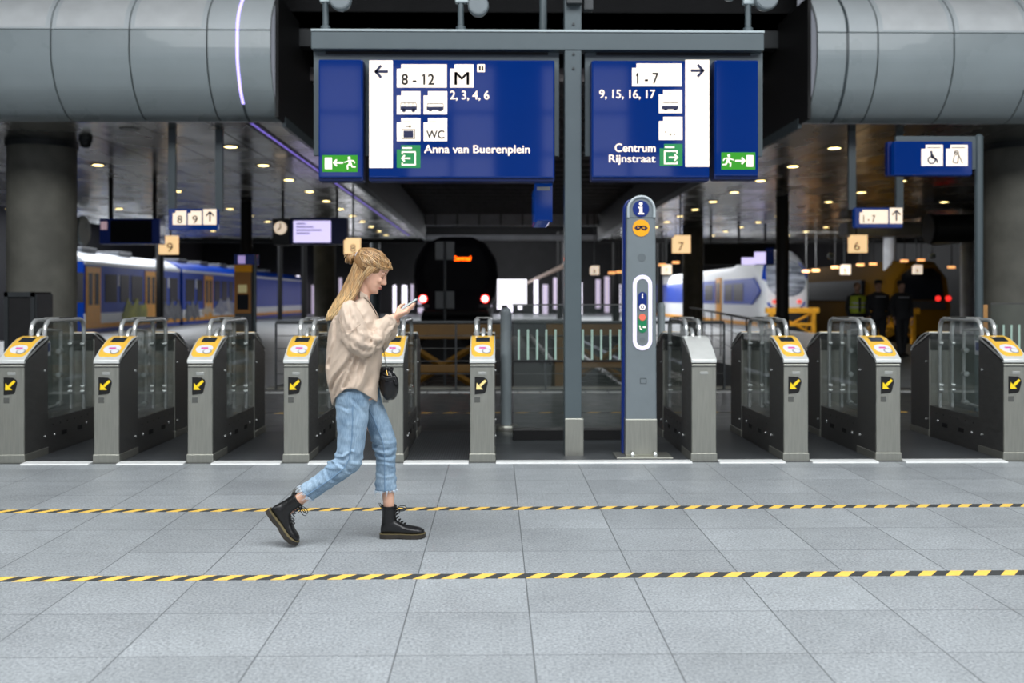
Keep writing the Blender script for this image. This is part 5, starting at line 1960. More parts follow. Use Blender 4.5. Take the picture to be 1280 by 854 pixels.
# nose
body.rings([[H(0.070, -0.008, 0.012), H(0.070, 0.008, 0.012), H(0.090, 0.004, 0.012), H(0.090, -0.004, 0.012)],
            [H(0.070, -0.011, -0.012), H(0.070, 0.011, -0.012), H(0.100, 0.005, -0.012), H(0.100, -0.005, -0.012)],
            [H(0.068, -0.016, -0.030), H(0.068, 0.016, -0.030), H(0.112, 0.008, -0.030), H(0.112, -0.008, -0.030)],
            [H(0.068, -0.017, -0.040), H(0.068, 0.017, -0.040), H(0.108, 0.009, -0.040), H(0.108, -0.009, -0.040)],
            [H(0.070, -0.010, -0.047), H(0.070, 0.010, -0.047), H(0.094, 0.005, -0.047), H(0.094, -0.005, -0.047)]])
for s_ in (-1, 1):
    body.ball(H(0.080, s_ * 0.012, -0.039), (0.013, 0.007, 0.008), 6, rot=HR)
    body.ball(H(0.064, s_ * 0.034, -0.028), (0.022, 0.018, 0.020), 8, rot=HR)     # cheek
    body.ball(H(0.070, s_ * 0.030, 0.016), (0.016, 0.026, 0.008), 8, rot=HR)      # brow ridge
    body.ball(H(-0.004, s_ * 0.071, -0.014), (0.017, 0.008, 0.030), 8, rot=HR)    # ear
body.ball(H(0.083, 0, -0.062), (0.012, 0.022, 0.006), 6, rot=HR)
body.ball(H(0.082, 0, -0.073), (0.011, 0.019, 0.006), 6, rot=HR)
body.ball(H(0.074, 0, -0.100), (0.017, 0.020, 0.014), 6, rot=HR)
# neck and torso
body.tube([H(-0.028, 0, -0.045), Q(452, 366), Q(448, 380), Q(445, 392)], [(0.055, 0.058), (0.052, 0.054), (0.058, 0.060), (0.12, 0.07)], 20)
body.tube([Q(444, 384), Q(441, 400), Q(440, 430), Q(443, 455), Q(446, 480), Q(447, 500)],
          [(0.09, 0.045), (0.135, 0.08), (0.14, 0.095), (0.13, 0.09), (0.165, 0.105), (0.17, 0.10)], 24)
# legs
LEGR = [(Q(444, 496, -0.085), 0.080), (Q(442, 535, -0.09), 0.070), (Q(438, 572, -0.095), 0.052), (Q(415, 594, -0.098), 0.048), (Q(388, 613, -0.10), 0.038), (Q(374, 624, -0.10), 0.033), (Q(365, 634, -0.10), 0.028), (Q(357, 642, -0.10), 0.024)]
LEGL = [(Q(452, 496, 0.085), 0.080), (Q(467, 530, 0.09), 0.064), (Q(479, 560, 0.095), 0.050), (Q(480, 590, 0.098), 0.048), (Q(483, 618, 0.10), 0.038), (Q(483.5, 632, 0.10), 0.034), (Q(484, 642, 0.10), 0.030), (Q(484, 652, 0.10), 0.026)]
for L in (LEGR, LEGL):
    body.tube([p for p, r_ in L], [r_ for p, r_ in L], 18)
# arms: shoulder, elbow, wrist
ARMR = [(Q(445, 395, -0.145), 0.038), (Q(449, 405, -0.180), 0.042), (Q(457, 422, -0.195), 0.043), (Q(463, 434, -0.185), 0.040), (Q(475, 418, -0.13), 0.038), (Q(486, 405, -0.075), 0.030), (Q(492.5, 396.5, -0.045), 0.026)]
ARML = [(Q(447, 395, 0.145), 0.038), (Q(451, 406, 0.180), 0.042), (Q(458, 424, 0.19), 0.043), (Q(463, 436, 0.18), 0.040), (Q(477, 420, 0.13), 0.038), (Q(488, 406, 0.08), 0.030), (Q(494, 398, 0.055), 0.026)]
for L in (ARMR, ARML):
    body.tube([p for p, r_ in L], [r_ for p, r_ in L], 14)

# the phone: long axis from the palm up and away from her, screen towards her face
PA, PB = Q(498.5, 388.5, -0.005), Q(519, 374.8, -0.005)
pdir = (PB - PA).normalized()
pn_ = Vector((-pdir.z, 0, pdir.x)).normalized()      # out of the screen, towards her face and up
PC = (PA + PB) / 2


def PH(a, b, c):
    """along the phone, across it (+ away from camera), off the screen"""
    return PC + pdir * a + hy * b + pn_ * c


# right hand: palm, four fingers under and round the near edge, thumb on top; left hand behind it
for s_ in (-1, 1):
    yy = -0.045 if s_ < 0 else 0.055
    W = Q(492, 397, yy)
    K = PH(-0.012, s_ * 0.036, -0.030)
    body.tube([W, W.lerp(K, 0.35) + Vector((0, 0, .004)), W.lerp(K, 0.72) + Vector((0, 0, .002)), K],
              [(0.024, 0.022), (0.030, 0.020), (0.036, 0.018), (0.030, 0.013)], 12)
    body.ball(W.lerp(K, 0.45) + Vector((0, s_ * 0.004, 0.012)), (0.026, 0.020, 0.019), 8)
    for i, (a0, ln) in enumerate(((-0.030, 0.95), (-0.010, 1.05), (0.010, 1.0), (0.028, 0.85))):
        b0 = s_ * (0.042 - 0.002 * i)
        base_ = PH(a0 * 0.6 - 0.012, s_ * 0.040, -0.030)
        k1 = PH(a0 + 0.004, s_ * 0.047, -0.020)
        k2 = PH(a0 + 0.012, s_ * 0.026, -0.016)
        k3 = PH(a0 + 0.018, s_ * 0.002 + s_ * (1 - ln) * 0.02, -0.015)
        body.tube([base_, k1, k2, k3], [0.0095, 0.0090, 0.0082, 0.0068], 8)
    t0 = W.lerp(K, 0.30) + Vector((0, s_ * 0.010, 0.014))
    t1 = PH(-0.052, s_ * 0.036, 0.010)
    t2 = PH(-0.026, s_ * 0.026, 0.018)
    t3 = PH(-0.004, s_ * 0.014, 0.014)
    body.tube([t0, t1, t2, t3], [0.014, 0.0115, 0.0098, 0.0078], 8)
bo = build('body', body, M['skin'], root)
remesh(bo, 0.0045, 3, 0.5)

# face details
fm = MB()
for s_ in (-1, 1):
    pts = [H(0.083, s_ * 0.014, 0.020), H(0.086, s_ * 0.026, 0.025), H(0.079, s_ * 0.042, 0.022)]
    fm.tube(pts, [(0.002, 0.0035), (0.0025, 0.004), (0.0015, 0.002)], 6, side=hf)
build('eyebrows', fm, M['brow'], root, smooth=True)
for s_ in (-1, 1):
    e = build('eye', MB().ball(H(0.066, s_ * 0.031, -0.001), (0.0125, 0.0145, 0.0085), 8, rot=HR), M['skin'], root, smooth=True)
    pts = [H(0.077, s_ * 0.018, -0.006), H(0.0805, s_ * 0.028, -0.009), H(0.0775, s_ * 0.038, -0.007), H(0.071, s_ * 0.046, -0.002)]
    build('lashes', MB().tube(pts, [0.0014, 0.0026, 0.0026, 0.0012], 6, side=hf), M['brow'], e, smooth=True)
lm = MB()
lm.tube([H(0.082, -0.021, -0.068), H(0.0935, -0.008, -0.064), H(0.095, 0, -0.065), H(0.0935, 0.008, -0.064), H(0.082, 0.021, -0.068)], [0.001, 0.0035, 0.0032, 0.0035, 0.001], 6, side=hu)
lm.tube([H(0.082, -0.020, -0.069), H(0.0915, -0.008, -0.073), H(0.093, 0, -0.0735), H(0.0915, 0.008, -0.073), H(0.082, 0.020, -0.069)], [0.001, 0.0035, 0.0045, 0.0035, 0.001], 6, side=hu)
build('lips', lm, M['lip'], root, smooth=True)
for s_ in (-1, 1):
    build('ear_stud', MB().ball(H(0.000, s_ * 0.080, -0.038), 0.0045, 6), M['pearl'], root, smooth=True)

# ---- hair
rnd = random.Random(21)
hair = MB()
EC = (-0.022, 0.0, 0.036)
ER_ = (0.111, 0.083, 0.096)


def EL_(th, ph, k=1.0):
    """point on the scalp shell; th from the top, ph round from the front"""
    return H(EC[0] + ER_[0] * k * sin(th) * cos(ph), EC[1] + ER_[1] * k * sin(th) * sin(ph), EC[2] + ER_[2] * k * cos(th))


hair.ball(H(*EC), ER_, 14, rot=HR)
# back of the head below the shell
hair.ball(H(-0.055, 0, -0.005), (0.060, 0.066, 0.075), 10, rot=HR)
# long fall down the back
hair.tube([Q(449, 338), Q(442, 352), Q(437.5, 366), Q(429, 379), Q(421, 391), Q(416.5, 399)],
          [(0.060, 0.046), (0.070, 0.040), (0.076, 0.030), (0.080, 0.026), (0.072, 0.020), (0.04, 0.010)], 20)
BUN = Q(439, 322.5, 0)
hb = build('hair', hair, M['hair_base'], root, smooth=True)
remesh(hb, 0.006, 3, 0.6)
st = MB()
bdir = Vector((-0.80, 0, 0.50)).normalized()


def slerp_shell(a, b, t, k):
    v = a.lerp(b, t)
    v = Vector((v.x, v.y, v.z))
    v.normalize()
    return H(EC[0] + ER_[0] * k * v.x, EC[1] + ER_[1] * k * v.y, EC[2] + ER_[2] * k * v.z)



for i in range(240):
    ph = (rnd.random() + rnd.random() * 0.3) * 1.5 * rnd.choice((-1, 1))
    # hairline: forehead for small ph, above the ear for large
    zf = 0.30 - 0.42 * min(1, abs(ph) / 1.6) + rnd.uniform(-0.05, 0.12)
    a = Vector((cos(ph) * 1.0, sin(ph), zf)).normalized()
    if i > 150:
        a = a.lerp(bdir + Vector((0, a.y * .5, 0.6)), rnd.uniform(0.1, 0.45)).normalized()
    lift = rnd.uniform(1.0, 1.045)
    b = (bdir + Vector((0, 0.22 * sin(ph), rnd.uniform(-.1, .1)))).normalized()
    pts = []
    for t in (0, 0.15, 0.3, 0.5, 0.7, 0.85, 1.0):
        p = slerp_shell(a, b, t, lift + 0.03 * sin(pi * t))
        p += Vector((0, 0, -0.012 * sin(pi * t)))
        pts.append(p)
    r_ = rnd.uniform(0.0020, 0.0040)
    st.tube(pts, [(r_ * 0.6, r_ * .6), (r_ * 1.3, r_), (r_ * 1.5, r_), (r_ * 1.5, r_), (r_ * 1.3, r_), (r_, r_), (r_ * .7, r_ * .7)], 5, side=(0, 0, 1))
# sides of the head drawn back to the bun
for i in range(150):
    s_ = rnd.choice((-1, -1, 1))
    u = rnd.random()
    a = H(-0.005 - 0.05 * u, s_ * 0.083, 0.012 + 0.03 * rnd.random() - 0.01 * u)
    e_ = BUN + Vector((0.020, s_ * 0.018, rnd.uniform(-.012, .014)))
    m1 = H(-0.035 - 0.04 * u, s_ * (0.083 - 0.006 * u), 0.040 + 0.03 * rnd.random())
    m2 = H(-0.075 - 0.02 * u, s_ * 0.062, 0.050 + 0.02 * rnd.random())
    r_ = rnd.uniform(0.0022, 0.0042)
    st.tube([a, m1, m2, e_], [(r_ * .7, r_ * .7), (r_ * 1.3, r_), (r_ * 1.3, r_), (r_ * .7, r_ * .7)], 5)
# front wave sweeping from the forehead past the temple, to both sides
for s_ in (-1, 1):
    for i in range(26):
        u = rnd.random()
        p0 = H(0.082 - 0.010 * u, s_ * (0.004 + 0.028 * u), 0.084 + 0.012 * u)
        p1 = H(0.099 - 0.012 * u, s_ * (0.020 + 0.030 * u), 0.060 + 0.010 * rnd.random())
        p2 = H(0.076 - 0.02 * u, s_ * (0.058 + 0.010 * u), 0.040 + 0.014 * rnd.random())
        p3 = H(0.030 - 0.03 * u, s_ * (0.080 + 0.004 * u), 0.038 + 0.012 * u)
        p4 = H(-0.045 - 0.02 * u, s_ * 0.078, 0.050 + 0.02 * rnd.random())
        r_ = rnd.uniform(0.003, 0.0055)
        st.tube([p0, p1, p2, p3, p4], [r_ * .6, r_, r_ * 1.1, r_, r_ * .6], 5, side=hu)
# lengths: start round the back of the head, fall behind the shoulder
for i in range(420):
    u = rnd.random()                       # 0 rear outline, 1 nearest the face
    s_ = rnd.choice((-1, -1, 1))
    dy0 = s_ * (0.052 + 0.026 * u ** 0.6) * rnd.uniform(0.80, 1.06)
    j = lambda q=1.0: rnd.uniform(-q, q)
    sx, sy = 443.5 + 15.5 * u, 330 + 14 * u + j(3)
    P = [Q(sx, sy, dy0),
         Q(437 + 17.5 * u + j(.7), 347 + 7 * u, dy0 * 1.10),
         Q(429.5 + 20.5 * u + j(.8), 363 + 3 * u, dy0 * 1.30),
         Q(420.5 + 20 * u + j(.9), 378 + j(1), dy0 * 1.45),
         Q(414 + 15.5 * u + j(1.1), 389 + j(1.5), dy0 * 1.45),
         Q(410.2 + 12 * u + j(1.4), 399 - 4 * u + j(2.5), dy0 * 1.35)]
    r_ = rnd.uniform(0.0026, 0.0055)
    st.tube(P, [(r_ * 1.1, r_ * .8), (r_ * 1.5, r_), (r_ * 1.6, r_), (r_ * 1.5, r_), (r_ * 1.2, r_ * .8), (r_ * .35, r_ * .3)], 5, side=(0, 1, 0))
# strands in front of the ear
for i in range(44):
    u = rnd.random()
    for s_ in (-1, 1):
        P = [H(0.040 - 0.06 * u, s_ * (0.074 + 0.006 * u), 0.044), H(0.020 - 0.045 * u, s_ * 0.084, 0.012), H(0.002 - 0.035 * u, s_ * 0.085, -0.030), H(-0.014 - 0.03 * u, s_ * 0.080, -0.072),
             Q(447 - 4 * u, 370, s_ * 0.076), Q(441 - 6 * u, 381, s_ * 0.085)]
        r_ = rnd.uniform(0.0022, 0.004)
        st.tube(P, [r_, r_, r_, r_, r_ * .8, r_ * .4], 5)
build('hair_strands', st, M['hair'], hb, smooth=True)
bn = MB()
for k in range(5):
    a = k * 1.3
    c_ = BUN + Vector((-0.010 * (k - 1.5) * .8, 0.010 * sin(a), 0.006 * cos(a) - 0.004 * k * .4))
    pts = []
    for q in range(16):
        th = 2 * pi * q / 16
        pts.append(c_ + Vector((0.010 * sin(th + a), 0.026 * cos(th), 0.021 * sin(th))))
    bn.tube(pts, 0.0095 - 0.001 * (k % 3), 8, side=(1, 0, 0), loop=True)
bn.ball(BUN, (0.027, 0.028, 0.022), 8)
for k in range(26):
    a = rnd.uniform(0, 2 * pi)
    p = BUN + Vector((rnd.uniform(-.03, .02), .024 * cos(a), .020 * sin(a)))
    bn.tube([p, p + Vector((-.006, .012 * cos(a + 1), .012 * sin(a + 1))), p + Vector((-.012, .02 * cos(a + 1.8), .016 * sin(a + 1.8)))], [.003, .0035, .001], 5)
build('hair_bun', bn, M['hair'], hb, smooth=True)
sc_ = MB()
c_ = Q(446, 321.5)
ax_ = (BUN - H(-0.02, 0, 0.04)).normalized()
ux = Vector((-ax_.z, 0, ax_.x))
pts = [c_ + hy * (0.026 * cos(2 * pi * k / 20)) + ux * (0.024 * sin(2 * pi * k / 20)) + ax_ * (0.003 * (k % 2)) for k in range(20)]
sc_.tube(pts, [0.0075 + 0.0015 * (k % 2) for k in range(20)], 8, side=ax_, loop=True)
build('scrunchie', sc_, M['scrunchie'], hb, smooth=True)

# ---- shirt
def fold(p, amp):
    across = p.x * 0.86 - p.z * 0.50
    along = -p.x * 0.50 - p.z * 0.86
    v = noise.noise(Vector((across * 15, along * 2.6, p.y * 5 + 3))) * 0.75
    v += (0.5 - abs(noise.noise(Vector((across * 24 + 5, along * 4.0, p.y * 7))))) * 0.8 - 0.3
    v += noise.noise(Vector((p.x * 14, p.y * 16, p.z * 3.0 + 9))) * 0.45
    return v * amp


CR_SHIRT = [([(451.8, 436), (438.7, 455), (425.6, 470), (418, 485)], .024), ([(453.7, 440), (446, 462.5), (437, 481)], .020),
            ([(436.8, 419), (451.8, 434)], .020), ([(424, 400), (424.5, 425), (416, 455)], .016), ([(465, 442), (466.8, 455), (465, 481)], .018),
            ([(434, 386), (437, 404), (439, 419)], .016), ([(445, 449), (431, 478), (424, 492)], .012), ([(458, 447), (455, 470), (449, 488)], .013)]
CR_SLEEVE = [([(459, 411), (470, 414), (479, 419)], .013), ([(464, 423), (476, 430)], .014), ([(455.6, 404), (463, 412), (468.7, 425)], .016),
             ([(444, 423), (454, 431), (463, 435)], .012), ([(449, 397), (452, 410), (450, 424)], .012), ([(477, 404), (484, 413)], .010), ([(443, 392), (446, 402), (444, 412)], .010)]
CR_JEANS = [([(422.8, 570), (435, 577.4), (441, 585)], .014), ([(444, 560.6), (435, 568), (423, 570)], .014), ([(424, 563), (434, 562), (446, 556)], .008),
            ([(467.7, 568), (480, 573.7), (492, 571.8)], .012), ([(466.8, 577.4), (480, 578), (492, 582)], .012), ([(465, 560), (476, 564), (492, 561)], .008),
            ([(422, 504), (432, 504.5), (441, 508)], .008), ([(431, 498), (423, 514)], .007), ([(412, 582), (417, 592), (428, 598)], .010), ([(400, 592), (405, 602)], .007),
            ([(467, 592), (480, 596), (492, 594)], .007), ([(447, 497), (456, 507), (463, 520)], .008)]
O450 = Q(450, 400)


def crease(p, lines, sg):
    x, y = 450 + (p.x - O450.x) / SC, 400 - (p.z - O450.z) / SC
    tot = 0.0
    for (L, dep) in lines:
        best, sgn, tt = 1e9, 1, 0
        for i in range(len(L) - 1):
            ax_, ay_ = L[i]
            bx_, by_ = L[i + 1]
            dx, dy = bx_ - ax_, by_ - ay_
            t = max(0, min(1, ((x - ax_) * dx + (y - ay_) * dy) / (dx * dx + dy * dy)))
            qx, qy = x - ax_ - dx * t, y - ay_ - dy * t
            d = sqrt(qx * qx + qy * qy)
            if d < best:
                best, sgn = d, (1 if dx * qy - dy * qx > 0 else -1)
        d = best * sgn
        tot += -dep * math.exp(-(d / sg) ** 2) + dep * 0.55 * math.exp(-((d - 1.9 * sg) / (1.2 * sg)) ** 2)
    return tot


sh_ = MB()
# level rings of the body of the shirt: py, back px, front px, half width, hem weight
SR = [(372, 450.5, 459, 0.052), (376, 444.5, 461, 0.090), (381, 437, 464, 0.135), (387, 428, 467.5, 0.178), (394, 421, 471, 0.196), (402, 415.5, 474.5, 0.204), (412, 412.5, 476, 0.206),
      (424, 410.5, 476.5, 0.206), (436, 409.5, 476, 0.206), (448, 409, 475.5, 0.206), (460, 409.5, 475, 0.207), (472, 411, 474, 0.208), (482, 413, 473, 0.208), (492, 414.5, 472, 0.208), (500, 416, 471.5, 0.206)]
SR2 = []
for i in range(len(SR) - 1):
    for j in range(8):
        t = j / 8
        SR2.append([SR[i][k] + (SR[i + 1][k] - SR[i][k]) * t for k in range(4)])
SR2.append(list(SR[-1]))
rs = []
NR = len(SR2)
for i, (py, b_, f_, hw) in enumerate(SR2):
    ring = []
    w_ = max(0, (py - 440) / 60)
    for k in range(110):
        a = 2 * pi * k / 110
        ca, sa = cos(a), sin(a)
        ex = 0.80
        u = (1 + abs(ca) ** ex * (1 if ca > 0 else -1)) / 2
        px_ = b_ + (f_ - b_) * u
        # curved hem: tails at back and front, high at the sides
        tail = (max(0, -ca) ** 1.5) * 8.0 + (max(0, ca) ** 3.0) * 4.5 - (1 - abs(ca)) ** 0.6 * 19.0 + 0
        pyy = py + (tail * w_ if py > 440 else 0)
        p = Q(px_, pyy, hw * abs(sa) ** 0.85 * (1 if sa > 0 else -1))
        nrm = Vector((ca, sa, 0))
        amp = 0.042 * min(1, max(0, (py - 376) / 30)) * (0.30 + 0.70 * abs(sa))
        p += nrm * fold(p, amp * 0.7)
        if sa < -0.15 and py > 383:
            p.y -= crease(p, CR_SHIRT, 2.3)
        ring.append(p)
    rs.append(ring)
sh_.rings(rs)


def sleeve(L, seed):
    P, R = [], []
    n_ = len(L) - 1
    for i in range(n_):
        for j in range(8):
            t = j / 8
            a, b, c_, d = L[max(i - 1, 0)], L[i], L[i + 1], L[min(i + 2, n_)]
            f4 = lambda A, B, C_, D: (B * 2 + (C_ - A) * t + (A * 2 - B * 5 + C_ * 4 - D) * t * t + (B * 3 - A - C_ * 3 + D) * t ** 3) * 0.5
            P.append(f4(a[0], b[0], c_[0], d[0]))
            R.append(b[1] + (c_[1] - b[1]) * t)
    P.append(L[-1][0])
    R.append(L[-1][1])
    rs = []
    side = Vector((0, 1, 0))
    for i, p in enumerate(P):
        tt = (P[min(i + 1, len(P) - 1)] - P[max(i - 1, 0)]).normalized()
        u = (side - tt * side.dot(tt)).normalized()
        v = tt.cross(u)
        ring = []
        for k in range(32):
            a = 2 * pi * k / 32
            d_ = u * cos(a) + v * sin(a)
            q = p + d_ * R[i]
            e = (noise.noise(Vector((cos(a) * 2.2 + seed, sin(a) * 2.2, i * 0.10))) * 0.020
                 + (0.45 - abs(noise.noise(Vector((cos(a) * 1.2, sin(a) * 1.2 + seed, i * 0.36))))) * 0.022 * math.exp(-((i - 34) / 12.0) ** 2)
                 + noise.noise(Vector((cos(a) * 1.6, sin(a) * 1.6 + seed, i * 0.22 + 4))) * 0.012)
            q = q + d_ * e
            if q.y < WD and cos(a) < -0.1:
                q.y -= crease(q, CR_SLEEVE, 1.9)
            ring.append(q)
        rs.append(ring)
    return rs


SLR = [(Q(440, 384, -0.110), 0.045), (Q(441.5, 392, -0.158), 0.064), (Q(447, 408, -0.190), 0.073), (Q(455, 424, -0.20), 0.071), (Q(462.5, 430.5, -0.185), 0.063), (Q(474, 420, -0.135), 0.056), (Q(484, 407, -0.085), 0.048), (Q(489, 400.5, -0.060), 0.041)]
SLL = [(Q(440, 384, 0.110), 0.045), (Q(442, 392, 0.158), 0.064), (Q(448, 409, 0.195), 0.072), (Q(456, 424, 0.20), 0.070), (Q(464, 431, 0.18), 0.064), (Q(475, 421, 0.135), 0.058), (Q(485, 408, 0.09), 0.050), (Q(490, 401.5, 0.07), 0.045)]
for L, sd in ((SLR, 1.3), (SLL, 5.1)):
    sh_.rings(sleeve(L, sd))
so = build('shirt', sh_, M['shirt'], root)
remesh(so, 0.005, 2, 0.5)
# cuffs
for L in (SLR, SLL):
    a, b = L[-2][0], L[-1][0]
    d = (b - a).normalized()
    build('cuff', MB().tube([b - d * 0.045, b + d * 0.008, b + d * 0.012], [0.045, 0.043, 0.037], 24), M['shirt'], so, smooth=True)
# collar and placket
cm = MB()
cpts = [Q(461.5, 379, -0.008), Q(459.5, 371.5, -0.040), Q(452, 368.5, -0.060), Q(446, 370, -0.035), Q(445, 371, 0), Q(446, 370, 0.035), Q(452, 368.5, 0.060), Q(459.5, 371.5, 0.040), Q(461.5, 379, 0.008)]
cm.tube(cpts, [(0.012, 0.004), (0.018, 0.006), (0.020, 0.006), (0.020, 0.006), (0.020, 0.006), (0.020, 0.006), (0.020, 0.006), (0.018, 0.006), (0.012, 0.004)], 8, side=(-0.3, 0, 1))
build('collar', cm, M['shirt'], so, smooth=True)
build('placket', MB().tube([Q(461, 373.5, -0.03), Q(465.5, 381, -0.035), Q(470, 390, -0.04), Q(475.5, 401, -0.04), Q(477.5, 415, -0.03)], [(0.004, 0.003)] * 5, 6), M['shirt_dark'], so, smooth=True)
# shoulder seam of the dropped sleeve
sm = MB()
for s_ in (-1, 1):
    sm.tube([Q(433, 384, s_ * 0.150), Q(432, 398, s_ * 0.232), Q(437, 413, s_ * 0.268), Q(447, 413, s_ * 0.276), Q(458, 404, s_ * 0.262)], 0.0022, 5)
build('sleeve_seam', sm, M['shirt_dark'], so, smooth=True)

# ---- jeans
def leg_rings(keys, seed, knee):
    """keys: (back/upper px,py), (front/lower px,py), dy, half depth across Y"""
    rs = []
    n_ = len(keys) - 1
    tot = 0
    for i in range(n_ + 1 if False else n_):
        for j in range(8):
            t = j / 8
            kk = [keys[max(i - 1, 0)], keys[i], keys[i + 1], keys[min(i + 2, n_)]]

            def f4(g):
                A, B, C_, D = [g(q) for q in kk]
                return 0.5 * (2 * B + (C_ - A) * t + (2 * A - 5 * B + 4 * C_ - D) * t * t + (3 * B - A - 3 * C_ + D) * t ** 3)
            row = [f4(lambda q, e=e: q[e]) for e in range(6)]
            rs.append((row, i + t))
    rs.append((list(keys[-1]), n_))
    out = []
    for row, s_ in rs:
        a = Q(row[0], row[1], row[4])
        b = Q(row[2], row[3], row[4])
        c_ = (a + b) / 2
        v = (b - a) / 2
        vn = v.normalized()
        ring = []
        kn = math.exp(-((s_ - knee) / 0.9) ** 2)
        tail = math.exp(-((s_ - n_) / 1.2) ** 2)
        for k in range(40):
            th = 2 * pi * k / 40
            p = c_ + v * cos(th) + hy * (row[5] * sin(th))
            d_ = (vn * cos(th) + hy * sin(th))
            back = 0.4 + 0.6 * max(0, cos(th) * -1)
            e = (noise.noise(Vector((cos(th) * 1.2 + seed, sin(th) * 1.2, s_ * 2.6))) * (0.005 + 0.020 * kn * back + 0.008 * tail)
                 + abs(noise.noise(Vector((cos(th) * 0.8 + seed, sin(th) * 0.8 + 3, s_ * 4.2)))) * 0.024 * kn * back)
            p = p + d_ * e
            if sin(th) < -0.1:
                p.y -= crease(p, CR_JEANS, 1.5)
            ring.append(p)
        out.append(ring)
    return out


JR = [(423, 488, 463, 484, -0.085, 0.105), (422.5, 504, 463.5, 504, -0.085, 0.098), (424, 525, 461.8, 528, -0.09, 0.088), (424.8, 548, 459.0, 548, -0.092, 0.080),
      (422.5, 566, 455.5, 570, -0.095, 0.074), (414, 576, 450.5, 583, -0.096, 0.072), (402, 587, 430, 598, -0.098, 0.068), (389, 597, 412, 609.5, -0.10, 0.062), (379, 604, 396, 620.5, -0.10, 0.055)]
JL = [(430, 488, 472, 486, 0.085, 0.105), (440, 504, 475.5, 504, 0.085, 0.098), (452, 525, 483.5, 525, 0.09, 0.088), (459.3, 545, 490.8, 545, 0.092, 0.078),
      (464.0, 557, 493.6, 557, 0.095, 0.072), (467.2, 570, 492.6, 570, 0.097, 0.068), (467.6, 585, 492.4, 585, 0.098, 0.064), (467.2, 600, 492.6, 600, 0.10, 0.062), (466.8, 616.8, 493.6, 616, 0.10, 0.060)]
jm = MB()
jm.rings(leg_rings(JR, 2.0, 4.6))
jm.rings(leg_rings(JL, 9.0, 4.4))
jm.tube([Q(446, 468), Q(446, 480), Q(446, 494), Q(447, 506)], [(0.150, 0.098), (0.175, 0.108), (0.180, 0.108), (0.16, 0.09)], 30)
jo = build('jeans', jm, M['denim'], root)
remesh(jo, 0.0055, 2, 0.5)
# outer seams and frayed hems
sm = MB()
def seam(keys, f_, s_):
    pts = []
    for q in keys[1:]:
        a, b = Q(q[0], q[1], q[4]), Q(q[2], q[3], q[4])
        c_ = a.lerp(b, f_)
        cc = (f_ - .5) * 2
        pts.append(c_ + hy * (s_ * (q[5] * sqrt(max(0, 1 - cc * cc)) + 0.0035)))
    return pts
sm.tube(seam(JR, 0.58, -1), 0.003, 5)
sm.tube(seam(JL, 0.50, -1), 0.003, 5)
build('outer_seam', sm, M['denim_dark'], jo, smooth=True)
for keys in (JR, JL):
    fr = MB()
    q = keys[-1]
    a, b = Q(q[0], q[1], q[4]), Q(q[2], q[3], q[4])
    c_ = (a + b) / 2
    v = (b - a) / 2
    qq = keys[-2]
    dn = (c_ - (Q(qq[0], qq[1], qq[4]) + Q(qq[2], qq[3], qq[4])) / 2).normalized()
    for k in range(120):
        th = rnd.uniform(0, 2 * pi)
        p = c_ + v * (cos(th) * 1.0) + hy * (q[5] * sin(th)) - dn * 0.002
        out_ = (v.normalized() * cos(th) + hy * sin(th))
        ln = rnd.uniform(0.006, 0.020)
        if rnd.random() < 0.08:
            ln = 0.04
        fr.tube([p, p + dn * ln * .5 + out_ * rnd.uniform(-.004, .006), p + dn * ln + out_ * rnd.uniform(-.006, .008) + Vector((rnd.uniform(-.005, .005), 0, 0))], [0.0017, 0.0014, 0.0006], 4)
    build('frayed_hem', fr, M['thread'], jo, smooth=True)

